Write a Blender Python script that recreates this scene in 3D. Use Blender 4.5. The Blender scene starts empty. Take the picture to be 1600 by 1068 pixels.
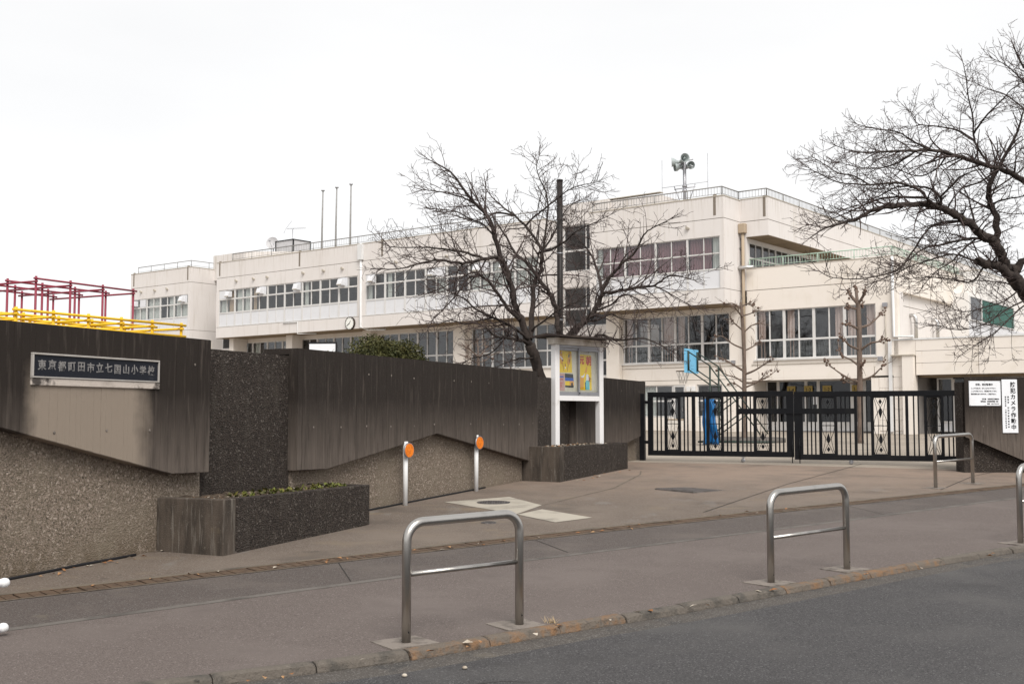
import bpy, bmesh, math, random
from mathutils import Vector, Matrix
R = math.radians
scene = bpy.context.scene
COL = scene.collection

# ------------------------------------------------------------------ camera, sky, sun, exposure
cam_data = bpy.data.cameras.new('camera'); cam = bpy.data.objects.new('camera', cam_data); COL.objects.link(cam)
cam.location = (0, 0, 1.45); cam.rotation_euler = (R(93.8057), 0, 0)
cam_data.sensor_width = 36; cam_data.lens = 39.646; cam_data.clip_start = .05; cam_data.clip_end = 3000
scene.camera = cam
world = bpy.data.worlds.new('World'); scene.world = world; world.use_nodes = True
wn, wl = world.node_tree.nodes, world.node_tree.links
wn.clear()
w_out = wn.new('ShaderNodeOutputWorld'); w_bg = wn.new('ShaderNodeBackground'); w_sky = wn.new('ShaderNodeTexSky')
w_sky.sky_type = 'NISHITA'; w_sky.sun_disc = False; w_sky.sun_elevation = R(48); w_sky.sun_rotation = R(165)
w_hs = wn.new('ShaderNodeHueSaturation'); w_hs.inputs['Saturation'].default_value = .12
w_no = wn.new('ShaderNodeTexNoise'); w_no.inputs['Scale'].default_value = 2.2; w_no.inputs['Detail'].default_value = 5
w_tc = wn.new('ShaderNodeTexCoord'); w_mp = wn.new('ShaderNodeMapping'); w_mp.inputs['Scale'].default_value = (1, 1, 3)
w_rp = wn.new('ShaderNodeValToRGB')
w_rp.color_ramp.elements[0].position = .3; w_rp.color_ramp.elements[0].color = (.90, .905, .915, 1)
w_rp.color_ramp.elements[1].position = .7; w_rp.color_ramp.elements[1].color = (1, 1, 1, 1)
w_sc = wn.new('ShaderNodeMixRGB'); w_sc.blend_type = 'MULTIPLY'; w_sc.inputs[0].default_value = 1; w_sc.inputs[2].default_value = (4.62, 4.61, 4.60, 1)
w_mx = wn.new('ShaderNodeMixRGB'); w_mx.inputs[0].default_value = .88
wl.new(w_tc.outputs['Generated'], w_mp.inputs[0]); wl.new(w_mp.outputs[0], w_no.inputs['Vector'])
wl.new(w_no.outputs['Fac'], w_rp.inputs[0]); wl.new(w_rp.outputs[0], w_sc.inputs[1])
wl.new(w_sky.outputs[0], w_hs.inputs['Color']); wl.new(w_hs.outputs[0], w_mx.inputs[1]); wl.new(w_sc.outputs[0], w_mx.inputs[2])
wl.new(w_mx.outputs[0], w_bg.inputs['Color']); w_bg.inputs['Strength'].default_value = .1
wl.new(w_bg.outputs[0], w_out.inputs[0])
sun_d = bpy.data.lights.new('sun', 'SUN'); sun_d.energy = 1.5; sun_d.angle = R(32); sun_d.color = (1, .96, .90)
sun = bpy.data.objects.new('sun', sun_d); COL.objects.link(sun); sun.rotation_euler = (R(42), 0, R(15))
vs = scene.view_settings
vs.view_transform = 'Standard'; vs.look = 'None'; vs.gamma = 1; vs.use_curve_mapping = False; vs.exposure = 1.17

# ------------------------------------------------------------------ materials
def material(name, base, layers=(), rough=.85, metal=0, bumps=(), spec=.3, coord='Object', ior=1.45):
    """layers: (colour, noise scale, from, to, stretch, detail[, mask axis (axis, z0, z1)]); bumps: (kind, scale, strength, stretch)"""
    m = bpy.data.materials.new(name); m.use_nodes = True
    n, l = m.node_tree.nodes, m.node_tree.links
    b = n['Principled BSDF']
    b.inputs['Roughness'].default_value = rough; b.inputs['Metallic'].default_value = metal
    b.inputs['Specular IOR Level'].default_value = spec; b.inputs['IOR'].default_value = ior
    tc = n.new('ShaderNodeTexCoord')
    if coord == 'World':
        g = n.new('ShaderNodeNewGeometry'); src = g.outputs['Position']
    else: src = tc.outputs[coord]
    def vec(st):
        mp = n.new('ShaderNodeMapping'); mp.inputs['Scale'].default_value = st; l.new(src, mp.inputs[0]); return mp.outputs[0]
    rgb = n.new('ShaderNodeRGB'); rgb.outputs[0].default_value = (*base, 1); cur = rgb.outputs[0]
    for ly in layers:
        c, s, lo, hi = ly[:4]; st = ly[4] if len(ly) > 4 else (1, 1, 1); det = ly[5] if len(ly) > 5 else 5
        if det == 'v':
            t = n.new('ShaderNodeTexVoronoi'); fo = t.outputs['Distance']
        elif det == 'c':
            t = n.new('ShaderNodeTexVoronoi'); sp = n.new('ShaderNodeSeparateColor'); l.new(t.outputs['Color'], sp.inputs[0]); fo = sp.outputs[0]
        else:
            t = n.new('ShaderNodeTexNoise'); t.inputs['Detail'].default_value = det; t.inputs['Roughness'].default_value = .6; fo = t.outputs['Fac']
        t.inputs['Scale'].default_value = s; l.new(vec(st), t.inputs['Vector'])
        mr = n.new('ShaderNodeMapRange'); mr.inputs[1].default_value = lo; mr.inputs[2].default_value = hi; l.new(fo, mr.inputs[0])
        fac = mr.outputs[0]
        if len(ly) > 6:
            for (ax, m0, m1) in ly[6]:
                sx = n.new('ShaderNodeSeparateXYZ'); l.new(src, sx.inputs[0])
                wob = n.new('ShaderNodeTexNoise'); wob.inputs['Scale'].default_value = 5; wob.inputs['Detail'].default_value = 4; l.new(src, wob.inputs['Vector'])
                ad = n.new('ShaderNodeMath'); ad.operation = 'MULTIPLY_ADD'; l.new(wob.outputs['Fac'], ad.inputs[0]); ad.inputs[1].default_value = .22
                l.new(sx.outputs[ax], ad.inputs[2])
                m2 = n.new('ShaderNodeMapRange'); m2.inputs[1].default_value = m0 + .11; m2.inputs[2].default_value = m1 + .11; l.new(ad.outputs[0], m2.inputs[0])
                mu = n.new('ShaderNodeMath'); mu.operation = 'MULTIPLY'; l.new(fac, mu.inputs[0]); l.new(m2.outputs[0], mu.inputs[1]); fac = mu.outputs[0]
        mx = n.new('ShaderNodeMixRGB'); l.new(fac, mx.inputs[0]); l.new(cur, mx.inputs[1]); mx.inputs[2].default_value = (*c, 1); cur = mx.outputs[0]
    l.new(cur, b.inputs['Base Color'])
    nrm = None
    for (kind, s, strength, st) in bumps:
        if kind == 'v':
            t = n.new('ShaderNodeTexVoronoi'); fo = t.outputs['Distance']
        else:
            t = n.new('ShaderNodeTexNoise'); t.inputs['Detail'].default_value = 6; fo = t.outputs['Fac']
        t.inputs['Scale'].default_value = s; l.new(vec(st), t.inputs['Vector'])
        bp = n.new('ShaderNodeBump'); bp.inputs['Strength'].default_value = strength; bp.inputs['Distance'].default_value = .02
        l.new(fo, bp.inputs['Height'])
        if nrm: l.new(nrm, bp.inputs['Normal'])
        nrm = bp.outputs[0]
    if nrm: l.new(nrm, b.inputs['Normal'])
    return m

def glass_material(name, tint, gloss=.5, rough=.015):
    m = bpy.data.materials.new(name); m.use_nodes = True
    n, l = m.node_tree.nodes, m.node_tree.links; n.clear()
    o = n.new('ShaderNodeOutputMaterial'); mx = n.new('ShaderNodeMixShader'); tr = n.new('ShaderNodeBsdfTransparent'); gl = n.new('ShaderNodeBsdfGlossy')
    lw = n.new('ShaderNodeLayerWeight'); lw.inputs['Blend'].default_value = .5      # Schlick: .05 + .95 * facing^5, the same from both sides
    pw = n.new('ShaderNodeMath'); pw.operation = 'POWER'; pw.inputs[1].default_value = 5; l.new(lw.outputs['Facing'], pw.inputs[0])
    fr = n.new('ShaderNodeMath'); fr.operation = 'MULTIPLY_ADD'; fr.inputs[1].default_value = .90; fr.inputs[2].default_value = .065; l.new(pw.outputs[0], fr.inputs[0])
    tr.inputs[0].default_value = (*tint, 1); gl.inputs['Roughness'].default_value = rough; gl.inputs[0].default_value = (gloss, gloss, gloss * 1.02, 1)
    tc = n.new('ShaderNodeTexCoord'); no = n.new('ShaderNodeTexNoise'); no.inputs['Scale'].default_value = 1.1
    bp = n.new('ShaderNodeBump'); bp.inputs['Strength'].default_value = .02; l.new(tc.outputs['Object'], no.inputs['Vector']); l.new(no.outputs['Fac'], bp.inputs['Height']); l.new(bp.outputs[0], gl.inputs['Normal'])
    l.new(fr.outputs[0], mx.inputs[0]); l.new(tr.outputs[0], mx.inputs[1]); l.new(gl.outputs[0], mx.inputs[2]); l.new(mx.outputs[0], o.inputs[0])
    return m

V1 = (1, 1, 1)
M = {}
M['asphalt_road'] = material('asphalt_road', (.070, .067, .068), [((.034, .032, .033), 88, .46, .62, V1, 2), ((.14, .136, .136), 120, .88, .98, V1, 'c'), ((.088, .084, .082), .7, .5, .72), ((.046, .044, .044), .45, .56, .72, (1, 2, 1)), ((.04, .038, .038), 2.2, .68, .78)], .8, bumps=[('n', 150, .6, V1)], coord='World')
M['asphalt_walk'] = material('asphalt_walk', (.136, .112, .102), [((.082, .067, .061), 105, .46, .64, V1, 2), ((.21, .18, .168), 120, .92, .99, V1, 'c'), ((.155, .130, .119), .8, .48, .72), ((.112, .092, .084), 1.6, .56, .75), ((.16, .135, .112), 4.5, .66, .8)], .88, bumps=[('n', 210, .4, V1), ('n', 6, .06, V1)], coord='World')
M['asphalt_strip'] = material('asphalt_strip', (.106, .088, .080), [((.060, .050, .046), 100, .46, .62, V1, 2), ((.16, .15, .14), 120, .88, .97, V1, 'c'), ((.13, .11, .098), 1.2, .5, .75), ((.14, .12, .095), 2.6, .64, .8)], .88, bumps=[('n', 190, .5, V1)], coord='World')
M['asphalt_drive'] = material('asphalt_drive', (.158, .126, .104), [((.090, .072, .059), 85, .46, .62, V1, 2), ((.23, .205, .175), 100, .88, .97, V1, 'c'), ((.18, .147, .121), .55, .45, .7), ((.10, .082, .069), .9, .55, .72), ((.185, .145, .105), 1.3, .56, .74, (1, 1.6, 1)), ((.20, .19, .18), .9, .60, .85, (2.2, 1, 1)), ((.06, .049, .042), 3, .67, .8), ((.245, .185, .146), 1.1, .22, .55, V1, 6, [(1, 15.5, 21.5)])], .88, bumps=[('n', 190, .45, V1), ('n', 4, .08, V1)], coord='World')
M['edging'] = material('edging', (.135, .122, .11), [((.085, .076, .069), 3, .45, .62), ((.2, .185, .165), 60, .6, .8, V1, 3)], .9, bumps=[('n', 120, .4, V1)], coord='World')
M['gutter'] = material('gutter', (.078, .069, .062), [((.055, .052, .05), 5, .5, .66), ((.145, .125, .1), 2.2, .58, .75), ((.15, .14, .13), 130, .8, .93, V1, 'c')], .9, bumps=[('n', 120, .5, V1)], coord='World')
M['yard'] = material('yard', (.33, .285, .235), [((.25, .215, .18), .5, .45, .7), ((.40, .35, .29), 7, .55, .8), ((.22, .19, .16), 90, .5, .7, V1, 3)], .95, bumps=[('n', 80, .3, V1)], coord='World')
M['earth'] = material('earth', (.16, .14, .11), [((.1, .09, .07), .3, .4, .7)], .95, coord='World')
M['concrete_light'] = material('concrete_light', (.38, .345, .29), [((.22, .2, .17), 2.5, .5, .7), ((.36, .335, .29), 60, .55, .75, V1, 3), ((.14, .125, .11), 9, .68, .8)], .9, bumps=[('n', 110, .3, V1)], coord='World')
M['kerb'] = material('kerb', (.125, .108, .092), [((.075, .068, .060), 6, .5, .64), ((.19, .17, .148), 40, .6, .8, V1, 4), ((.05, .046, .04), 14, .64, .74)], .92, bumps=[('n', 45, .8, V1), ('n', 160, .4, V1)], coord='World')
M['kerb_paint'] = material('kerb_paint', (.135, .112, .092), [((.20, .118, .066), 9, .47, .64, V1, 8), ((.24, .155, .088), 26, .64, .8), ((.09, .078, .066), 12, .6, .72)], .92, bumps=[('n', 45, .8, V1), ('n', 160, .4, V1)], coord='World')
M['rust'] = material('rust', (.105, .070, .047), [((.066, .045, .032), 9, .45, .65), ((.14, .098, .068), 30, .58, .75), ((.14, .118, .096), 3, .56, .8)], .9, bumps=[('n', 90, .5, V1)], coord='World')
M['drain_edge'] = material('drain_edge', (.15, .125, .098), [((.085, .072, .06), 4, .45, .65), ((.2, .175, .145), 70, .6, .8, V1, 3)], .92, bumps=[('n', 100, .5, V1)], coord='World')
PANEL = [((.128, .105, .089), 2.2, .40, .66, (9, 9, .5), 7), ((.040, .032, .027), 3.5, .50, .74, (7, 7, .45), 7), ((.15, .13, .11), 9, .63, .8, (5, 5, .4), 5)]
TOPST = ((.024, .0185, .0155), 3, .12, .46, (5, 5, .5), 7, [(2, .95, 1.68)])
M['panel'] = material('panel', (.098, .080, .068), PANEL + [TOPST, ((.095, .08, .068), 70, .60, .80, V1, 3)], .92, bumps=[('n', 40, .25, (4, 4, .4)), ('n', 160, .25, V1)])
M['panel_sign'] = material('panel_sign', (.098, .080, .068), PANEL + [TOPST, ((.265, .218, .175), 2.5, .02, .3, (3, 3, .7), 6, [(0, .10, .28), (0, 1.72, 1.45), (2, 1.95, 1.72)])], .92, bumps=[('n', 40, .25, (4, 4, .4)), ('n', 160, .25, V1)])
AGG = [((.15, .122, .092), 60, .42, .66, V1, 'v'), ((.058, .047, .037), 42, .575, .64, V1, 3), ((.37, .31, .26), 55, .84, .97, V1, 'c'), ((.21, .175, .133), 1.3, .5, .75)]
BASE_DIRT = ((.14, .108, .076), 4, .35, .65, (2, 2, 1), 6, [(2, .42, .12)])
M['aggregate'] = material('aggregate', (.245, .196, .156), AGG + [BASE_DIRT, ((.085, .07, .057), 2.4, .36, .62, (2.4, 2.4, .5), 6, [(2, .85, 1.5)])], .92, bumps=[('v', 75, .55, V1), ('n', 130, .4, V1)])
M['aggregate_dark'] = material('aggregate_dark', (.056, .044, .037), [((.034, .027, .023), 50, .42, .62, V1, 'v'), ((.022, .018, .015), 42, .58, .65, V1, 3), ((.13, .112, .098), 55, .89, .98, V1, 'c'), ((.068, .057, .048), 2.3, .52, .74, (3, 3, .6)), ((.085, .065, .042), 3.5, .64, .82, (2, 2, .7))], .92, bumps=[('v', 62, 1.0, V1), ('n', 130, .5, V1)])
M['planter_smooth'] = material('planter_smooth', (.084, .067, .054), [((.042, .034, .028), 2.5, .42, .62, (3, 3, .6), 7), ((.21, .19, .165), 4, .56, .76, (5, 5, .4), 7), ((.13, .115, .095), 30, .6, .75), ((.12, .095, .065), 5, .62, .8)], .92, bumps=[('n', 90, .35, V1)])
M['soil'] = material('soil', (.075, .055, .04), [((.035, .026, .019), 14, .45, .65), ((.14, .11, .08), 30, .6, .75)], .97, bumps=[('n', 40, 1, V1)])
STN = [((.65, .61, .585), .35, .5, .72), ((.58, .54, .505), 1.3, .54, .76, (2.5, 2.5, .25), 6), ((.49, .445, .395), 3, .62, .82, (3, 3, .16), 6), ((.42, .375, .32), 2.2, .50, .72, (5, 5, .12), 7, [(2, 10.55, 11.3)])]
M['wall_beige'] = material('wall_beige', (.675, .64, .62), STN, .85, bumps=[('n', 20, .05, V1)])
M['wall_warm'] = material('wall_warm', (.745, .69, .635), [((.67, .61, .54), .6, .5, .72), ((.56, .49, .40), 2, .62, .82, (3, 3, .25), 6)], .85, bumps=[('n', 20, .05, V1)])
M['wall_white'] = material('wall_white', (.72, .70, .68), [((.62, .60, .57), 1, .5, .75)], .8)
M['groove'] = material('groove', (.20, .17, .14), [], .9)
M['coping'] = material('coping', (.45, .41, .35), [((.3, .27, .23), 1.4, .5, .7, (3, 3, 1))], .8)
M['coping_white'] = material('coping_white', (.66, .66, .66), [((.5, .5, .5), 1.4, .5, .75, (2, 2, 1))], .6)
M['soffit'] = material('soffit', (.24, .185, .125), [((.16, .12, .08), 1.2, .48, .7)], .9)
M['window_frame'] = material('window_frame', (.62, .61, .60), [((.5, .48, .46), 1.5, .5, .75)], .5)
M['sill_panel'] = material('sill_panel', (.66, .665, .69), [((.6, .6, .62), 1.5, .5, .8)], .6)
M['glass'] = glass_material('glass', (.88, .89, .89), .9)
M['glass_clear'] = glass_material('glass_clear', (.95, .96, .96), .5)
M['glass_dark'] = glass_material('glass_dark', (.62, .63, .64), .55)
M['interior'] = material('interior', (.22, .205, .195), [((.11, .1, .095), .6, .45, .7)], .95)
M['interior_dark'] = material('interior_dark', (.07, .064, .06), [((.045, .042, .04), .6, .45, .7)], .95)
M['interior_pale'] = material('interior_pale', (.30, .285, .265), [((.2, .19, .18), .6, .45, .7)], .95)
M['curtain_white'] = material('curtain_white', (.66, .68, .64), [((.56, .57, .54), 3, .5, .75, (6, 6, .4))], .9)
M['curtain_mauve'] = material('curtain_mauve', (.30, .15, .165), [((.20, .10, .115), 3, .45, .7, (6, 6, .4))], .9)
M['curtain_pink'] = material('curtain_pink', (.64, .50, .45), [((.52, .39, .34), 3, .45, .7, (6, 6, .4))], .9)
M['curtain_tan'] = material('curtain_tan', (.55, .42, .30), [], .9)
M['blind'] = material('blind', (.11, .115, .115), [((.065, .068, .07), 8, .45, .6, (8, 8, .1))], .8)
M['steel'] = material('steel', (.46, .44, .415), [((.34, .325, .305), 6, .5, .75, (1, 1, .25)), ((.26, .235, .205), 14, .66, .82)], .30, 1, bumps=[('n', 150, .04, V1)])
M['duct'] = material('duct', (.55, .54, .53), [((.42, .41, .4), 3, .5, .7)], .35, .9)
M['white_paint'] = material('white_paint', (.74, .73, .73), [((.60, .58, .56), 5, .58, .75), ((.24, .2, .17), 9, .70, .76, (3, 3, .5), 6)], .55)
M['white_metal'] = material('white_metal', (.72, .72, .72), [((.58, .57, .56), 3, .55, .8)], .45)
M['grey_metal'] = material('grey_metal', (.34, .34, .36), [((.26, .26, .275), 4, .5, .7)], .4, .6)
M['black_paint'] = material('black_paint', (.0062, .0066, .0085), [((.011, .011, .012), 4, .5, .7)], .45, spec=.22)
M['orange'] = material('orange', (.75, .20, .015), [((.62, .15, .01), 40, .5, .7, V1, 'c')], .35)
M['red_paint'] = material('red_paint', (.23, .035, .058), [((.24, .022, .04), 3, .5, .7), ((.1, .03, .03), 14, .72, .8)], .45)
M['yellow_paint'] = material('yellow_paint', (.78, .47, .02), [((.66, .38, .015), 3, .5, .7), ((.06, .04, .025), 7, .66, .69)], .5)
M['blue_paint'] = material('blue_paint', (.17, .47, .70), [((.13, .40, .62), 3, .5, .75)], .5)
M['tarp'] = material('tarp', (.010, .115, .30), [((.008, .09, .26), 3, .45, .7)], .45, bumps=[('n', 7, .5, V1)])
M['dark_green'] = material('dark_green', (.028, .042, .034), [((.018, .024, .02), 6, .5, .7), ((.07, .04, .025), 10, .66, .76)], .5)
M['rail_green'] = material('rail_green', (.42, .54, .45), [((.30, .44, .35), 2, .5, .7)], .5)
M['rail_white'] = material('rail_white', (.27, .265, .26), [((.2, .185, .17), 3, .5, .7)], .55)
M['net_green'] = material('net_green', (.015, .10, .075), [((.01, .07, .055), 4, .45, .7)], .5)
M['pole_brown'] = material('pole_brown', (.022, .019, .018), [((.035, .03, .028), 3, .5, .7, (4, 4, .3))], .5)
M['pipe_brown'] = material('pipe_brown', (.40, .32, .235), [((.28, .2, .13), 2, .5, .7, (3, 3, .3))], .6)
M['granite'] = material('granite', (.009, .011, .017), [((.018, .02, .028), 120, .5, .7, V1, 3), ((.04, .043, .052), 3.5, .62, .85)], .5, spec=.25)
M['engraved'] = material('engraved', (.23, .22, .215), [((.1, .1, .1), 14, .45, .65)], .8)
M['plaque_trim'] = material('plaque_trim', (.40, .375, .35), [((.34, .31, .28), 7, .5, .7)], .5)
M['plaque_block'] = material('plaque_block', (.52, .46, .41), [((.40, .35, .31), 5, .5, .7), ((.07, .06, .055), 3.2, .60, .68)], .9, bumps=[('n', 60, .3, V1)])
M['bark'] = material('bark', (.052, .041, .036), [((.020, .0155, .014), 5, .45, .65, (2, 2, .6)), ((.075, .06, .05), 14, .6, .78), ((.075, .068, .03), 3, .66, .8)], .95, bumps=[('n', 14, .8, (1, 1, 2.5)), ('n', 50, .5, V1)], coord='World')
M['twig'] = material('twig', (.085, .064, .060), [((.048, .036, .033), 3, .45, .65)], .9, coord='World')
M['bark_grey'] = material('bark_grey', (.165, .122, .098), [((.10, .078, .065), 9, .45, .65, (2, 2, .35)), ((.26, .215, .185), 16, .6, .76)], .95, bumps=[('n', 22, .9, (2, 2, .4))], coord='World')
M['knob'] = material('knob', (.15, .10, .078), [((.10, .07, .055), 14, .45, .65)], .95, bumps=[('n', 30, .9, V1)], coord='World')
M['leaf_dark'] = material('leaf_dark', (.072, .070, .022), [((.038, .043, .013), 5, .45, .6), ((.13, .105, .034), 7, .56, .72)], .6)
M['leaf_bright'] = material('leaf_bright', (.10, .115, .022), [((.16, .12, .03), 12, .5, .65)], .6, coord='World')
M['dry_leaf'] = material('dry_leaf', (.26, .12, .05), [((.40, .24, .12), 9, .5, .62, V1, 2), ((.15, .07, .035), 14, .55, .66)], .85, coord='World')
M['planter_brown'] = material('planter_brown', (.12, .075, .045), [((.2, .13, .08), 9, .5, .62, V1, 2)], .9, coord='World')
M['straw'] = material('straw', (.36, .27, .16), [], .9)
M['pale_litter'] = material('pale_litter', (.5, .45, .38), [((.25, .2, .15), 14, .5, .65)], .9, coord='World')
M['black_ink'] = material('black_ink', (.012, .012, .014), [], .6)
M['sign_white'] = material('sign_white', (.74, .75, .78), [((.68, .68, .7), 5, .5, .8)], .4)
M['paper_yellow'] = material('paper_yellow', (.80, .56, .025), [((.74, .50, .02), 20, .5, .7)], .8)
M['paper_cream'] = material('paper_cream', (.62, .58, .48), [((.55, .51, .42), 12, .5, .7)], .9)
M['paper_orange'] = material('paper_orange', (.66, .33, .06), [], .8)
M['paper_pink'] = material('paper_pink', (.50, .30, .27), [], .8)
M['paper_blue'] = material('paper_blue', (.02, .09, .42), [], .8)
M['paper_cyan'] = material('paper_cyan', (.16, .50, .55), [], .8)
M['paper_red'] = material('paper_red', (.52, .05, .03), [], .8)
M['paper_black'] = material('paper_black', (.02, .022, .022), [], .8)
M['paper_brown'] = material('paper_brown', (.36, .17, .06), [], .8)
M['roof_brown'] = material('roof_brown', (.035, .026, .023), [((.06, .045, .036), 4, .5, .7)], .7)
M['pale_wood'] = material('pale_wood', (.66, .62, .57), [((.42, .37, .31), 3, .5, .7)], .8)
M['footing'] = material('footing', (.21, .182, .16), [((.11, .095, .083), 9, .48, .66), ((.29, .255, .225), 50, .62, .8, V1, 4)], .92, bumps=[('n', 70, .5, V1)], coord='World')
M['grate_metal'] = material('grate_metal', (.17, .155, .15), [((.10, .09, .085), 9, .45, .65)], .7, .3, coord='World')
M['iron'] = material('iron', (.12, .11, .108), [((.05, .046, .046), 12, .45, .65), ((.14, .12, .105), 30, .6, .8)], .6, .5, bumps=[('v', 40, .6, V1)], coord='World')
M['tank'] = material('tank', (.48, .475, .485), [((.40, .395, .40), 2, .5, .7)], .5)
M['clock_face'] = material('clock_face', (.78, .78, .74), [], .4)
M['horn'] = material('horn', (.36, .40, .40), [((.3, .33, .33), 4, .5, .7)], .45)

# ------------------------------------------------------------------ mesh helpers
class MB:
    def __init__(s): s.v = []; s.f = []; s.mi = []; s.sm = []
    def face(s, idx, mi=0, sm=False): s.f.append(idx); s.mi.append(mi); s.sm.append(sm)
    def box(s, x0, x1, y0, y1, z0, z1, mi=0):
        b = len(s.v); s.v += [(x0, y0, z0), (x1, y0, z0), (x1, y1, z0), (x0, y1, z0), (x0, y0, z1), (x1, y0, z1), (x1, y1, z1), (x0, y1, z1)]
        for q in ((0, 3, 2, 1), (4, 5, 6, 7), (0, 1, 5, 4), (1, 2, 6, 5), (2, 3, 7, 6), (3, 0, 4, 7)): s.face([b + k for k in q], mi)
        return s
    def prism(s, poly, z0, z1, mi=0):
        """poly: xy points anticlockwise; z0, z1: numbers or lists"""
        n = len(poly); b = len(s.v)
        a0 = z0 if isinstance(z0, (list, tuple)) else [z0] * n; a1 = z1 if isinstance(z1, (list, tuple)) else [z1] * n
        s.v += [(p[0], p[1], a0[k]) for k, p in enumerate(poly)] + [(p[0], p[1], a1[k]) for k, p in enumerate(poly)]
        s.face([b + k for k in range(n)][::-1], mi); s.face([b + n + k for k in range(n)], mi)
        for k in range(n): s.face([b + k, b + (k + 1) % n, b + n + (k + 1) % n, b + n + k], mi)
        return s
    def slab(s, poly, y0, y1, mi=0):
        """poly: xz points, extruded along y"""
        n = len(poly); b = len(s.v)
        s.v += [(p[0], y0, p[1]) for p in poly] + [(p[0], y1, p[1]) for p in poly]
        s.face([b + k for k in range(n)], mi); s.face([b + n + k for k in range(n)][::-1], mi)
        for k in range(n): s.face([b + (k + 1) % n, b + k, b + n + k, b + n + (k + 1) % n], mi)
        return s
    def quad(s, a, b, c, d, mi=0):
        k = len(s.v); s.v += [tuple(a), tuple(b), tuple(c), tuple(d)]; s.face([k, k + 1, k + 2, k + 3], mi); return s
    def tri(s, a, b, c, mi=0):
        k = len(s.v); s.v += [tuple(a), tuple(b), tuple(c)]; s.face([k, k + 1, k + 2], mi); return s
    def tube(s, pts, rad, n=8, mi=0, cap=True, lump=0, rng=None):
        P = [Vector(p) for p in pts]
        if not isinstance(rad, (list, tuple)): rad = [rad] * len(P)
        T = []
        for i in range(len(P)):
            t = P[min(i + 1, len(P) - 1)] - P[max(i - 1, 0)]
            T.append(t.normalized() if t.length > 1e-9 else Vector((0, 0, 1)))
        up = Vector((0, 0, 1)) if abs(T[0].z) < .9 else Vector((1, 0, 0))
        u = T[0].cross(up).normalized(); b0 = len(s.v)
        for i, p in enumerate(P):
            u = (u - T[i] * u.dot(T[i])); u = u.normalized() if u.length > 1e-6 else T[i].orthogonal().normalized()
            w = T[i].cross(u)
            for k in range(n):
                a = 2 * math.pi * k / n; r = rad[i] * (1 + (rng.uniform(-lump, lump) if rng else 0))
                s.v.append(tuple(p + u * (r * math.cos(a)) + w * (r * math.sin(a))))
        for i in range(len(P) - 1):
            for k in range(n):
                s.face([b0 + i * n + k, b0 + i * n + (k + 1) % n, b0 + (i + 1) * n + (k + 1) % n, b0 + (i + 1) * n + k], mi, True)
        if cap:
            s.face([b0 + k for k in range(n)][::-1], mi); e = b0 + (len(P) - 1) * n; s.face([e + k for k in range(n)], mi)
        return s
    def lathe(s, prof, c=(0, 0, 0), axis='z', n=20, mi=0, cap=True):
        """prof: (radius, height) along the axis"""
        b = len(s.v)
        for r, h in prof:
            for k in range(n):
                a = 2 * math.pi * k / n; x, y = r * math.cos(a), r * math.sin(a)
                q = {'z': (x, y, h), 'y': (x, h, -y), 'x': (h, x, y)}[axis]
                s.v.append((c[0] + q[0], c[1] + q[1], c[2] + q[2]))
        for i in range(len(prof) - 1):
            for k in range(n): s.face([b + i * n + k, b + i * n + (k + 1) % n, b + (i + 1) * n + (k + 1) % n, b + (i + 1) * n + k], mi, True)
        if cap:
            s.face([b + k for k in range(n)][::-1], mi); e = b + (len(prof) - 1) * n; s.face([e + k for k in range(n)], mi)
        return s
    def move(s, d):
        s.v = [(p[0] + d[0], p[1] + d[1], p[2] + d[2]) for p in s.v]; return s
    def mesh(s, name, mats):
        me = bpy.data.meshes.new(name); me.from_pydata(s.v, [], s.f)
        for m in (mats if isinstance(mats, (list, tuple)) else [mats]): me.materials.append(m)
        me.polygons.foreach_set('material_index', s.mi); me.polygons.foreach_set('use_smooth', s.sm); me.update()
        return me
    def build(s, name, mats, parent=None, bevel=0, loc=None, rot=None, raise_z=True):
        if parent is not None and raise_z and loc is None and parent.get('lift') is not None: s.move((0, 0, -parent['lift']))
        return link(name, s.mesh(name, mats), parent, bevel, loc, rot)

def link(name, me, parent=None, bevel=0, loc=None, rot=None):
    o = bpy.data.objects.new(name, me); COL.objects.link(o)
    if parent is not None: o.parent = parent
    if loc is not None: o.location = loc
    if rot is not None: o.rotation_euler = rot
    if bevel:
        md = o.modifiers.new('bevel', 'BEVEL'); md.width = bevel; md.segments = 2; md.limit_method = 'ANGLE'
    return o
def tag(o, label=None, cat=None, group=None, kind=None):
    if label: o['label'] = label
    if cat: o['category'] = cat
    if group: o['group'] = group
    if kind: o['kind'] = kind
    return o
def thing(name, label, cat, loc=(0, 0, 0), rz=0, group=None, lift=None):
    o = bpy.data.objects.new(name, None); COL.objects.link(o); o.location = loc; o.rotation_euler = (0, 0, rz); o.empty_display_size = .2
    if lift is not None: o['lift'] = lift
    return tag(o, label, cat, group)
def dup(root, loc, rz=None, label=None):
    r = root.copy(); COL.objects.link(r); r.location = loc
    if rz is not None: r.rotation_euler = (0, 0, rz)
    if label: r['label'] = label
    for ch in list(root.children):
        c = ch.copy(); COL.objects.link(c); c.parent = r
        for g in list(ch.children):
            d = g.copy(); COL.objects.link(d); d.parent = c
    return r
def text_mesh(body, size, thick=0, extrude=.0015, align='CENTER', line=1.0, width=1.0):
    cu = bpy.data.curves.new('lettering', 'FONT'); cu.body = body; cu.size = size; cu.offset = thick; cu.extrude = extrude
    cu.align_x = align; cu.align_y = 'CENTER'; cu.space_line = line; cu.resolution_u = 3
    o = bpy.data.objects.new('lettering', cu); COL.objects.link(o)
    bpy.context.view_layer.update()
    me = bpy.data.meshes.new_from_object(o.evaluated_get(bpy.context.evaluated_depsgraph_get()))
    bpy.data.objects.remove(o); bpy.data.curves.remove(cu)
    for v in me.vertices: v.co.x *= width
    return me
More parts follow.
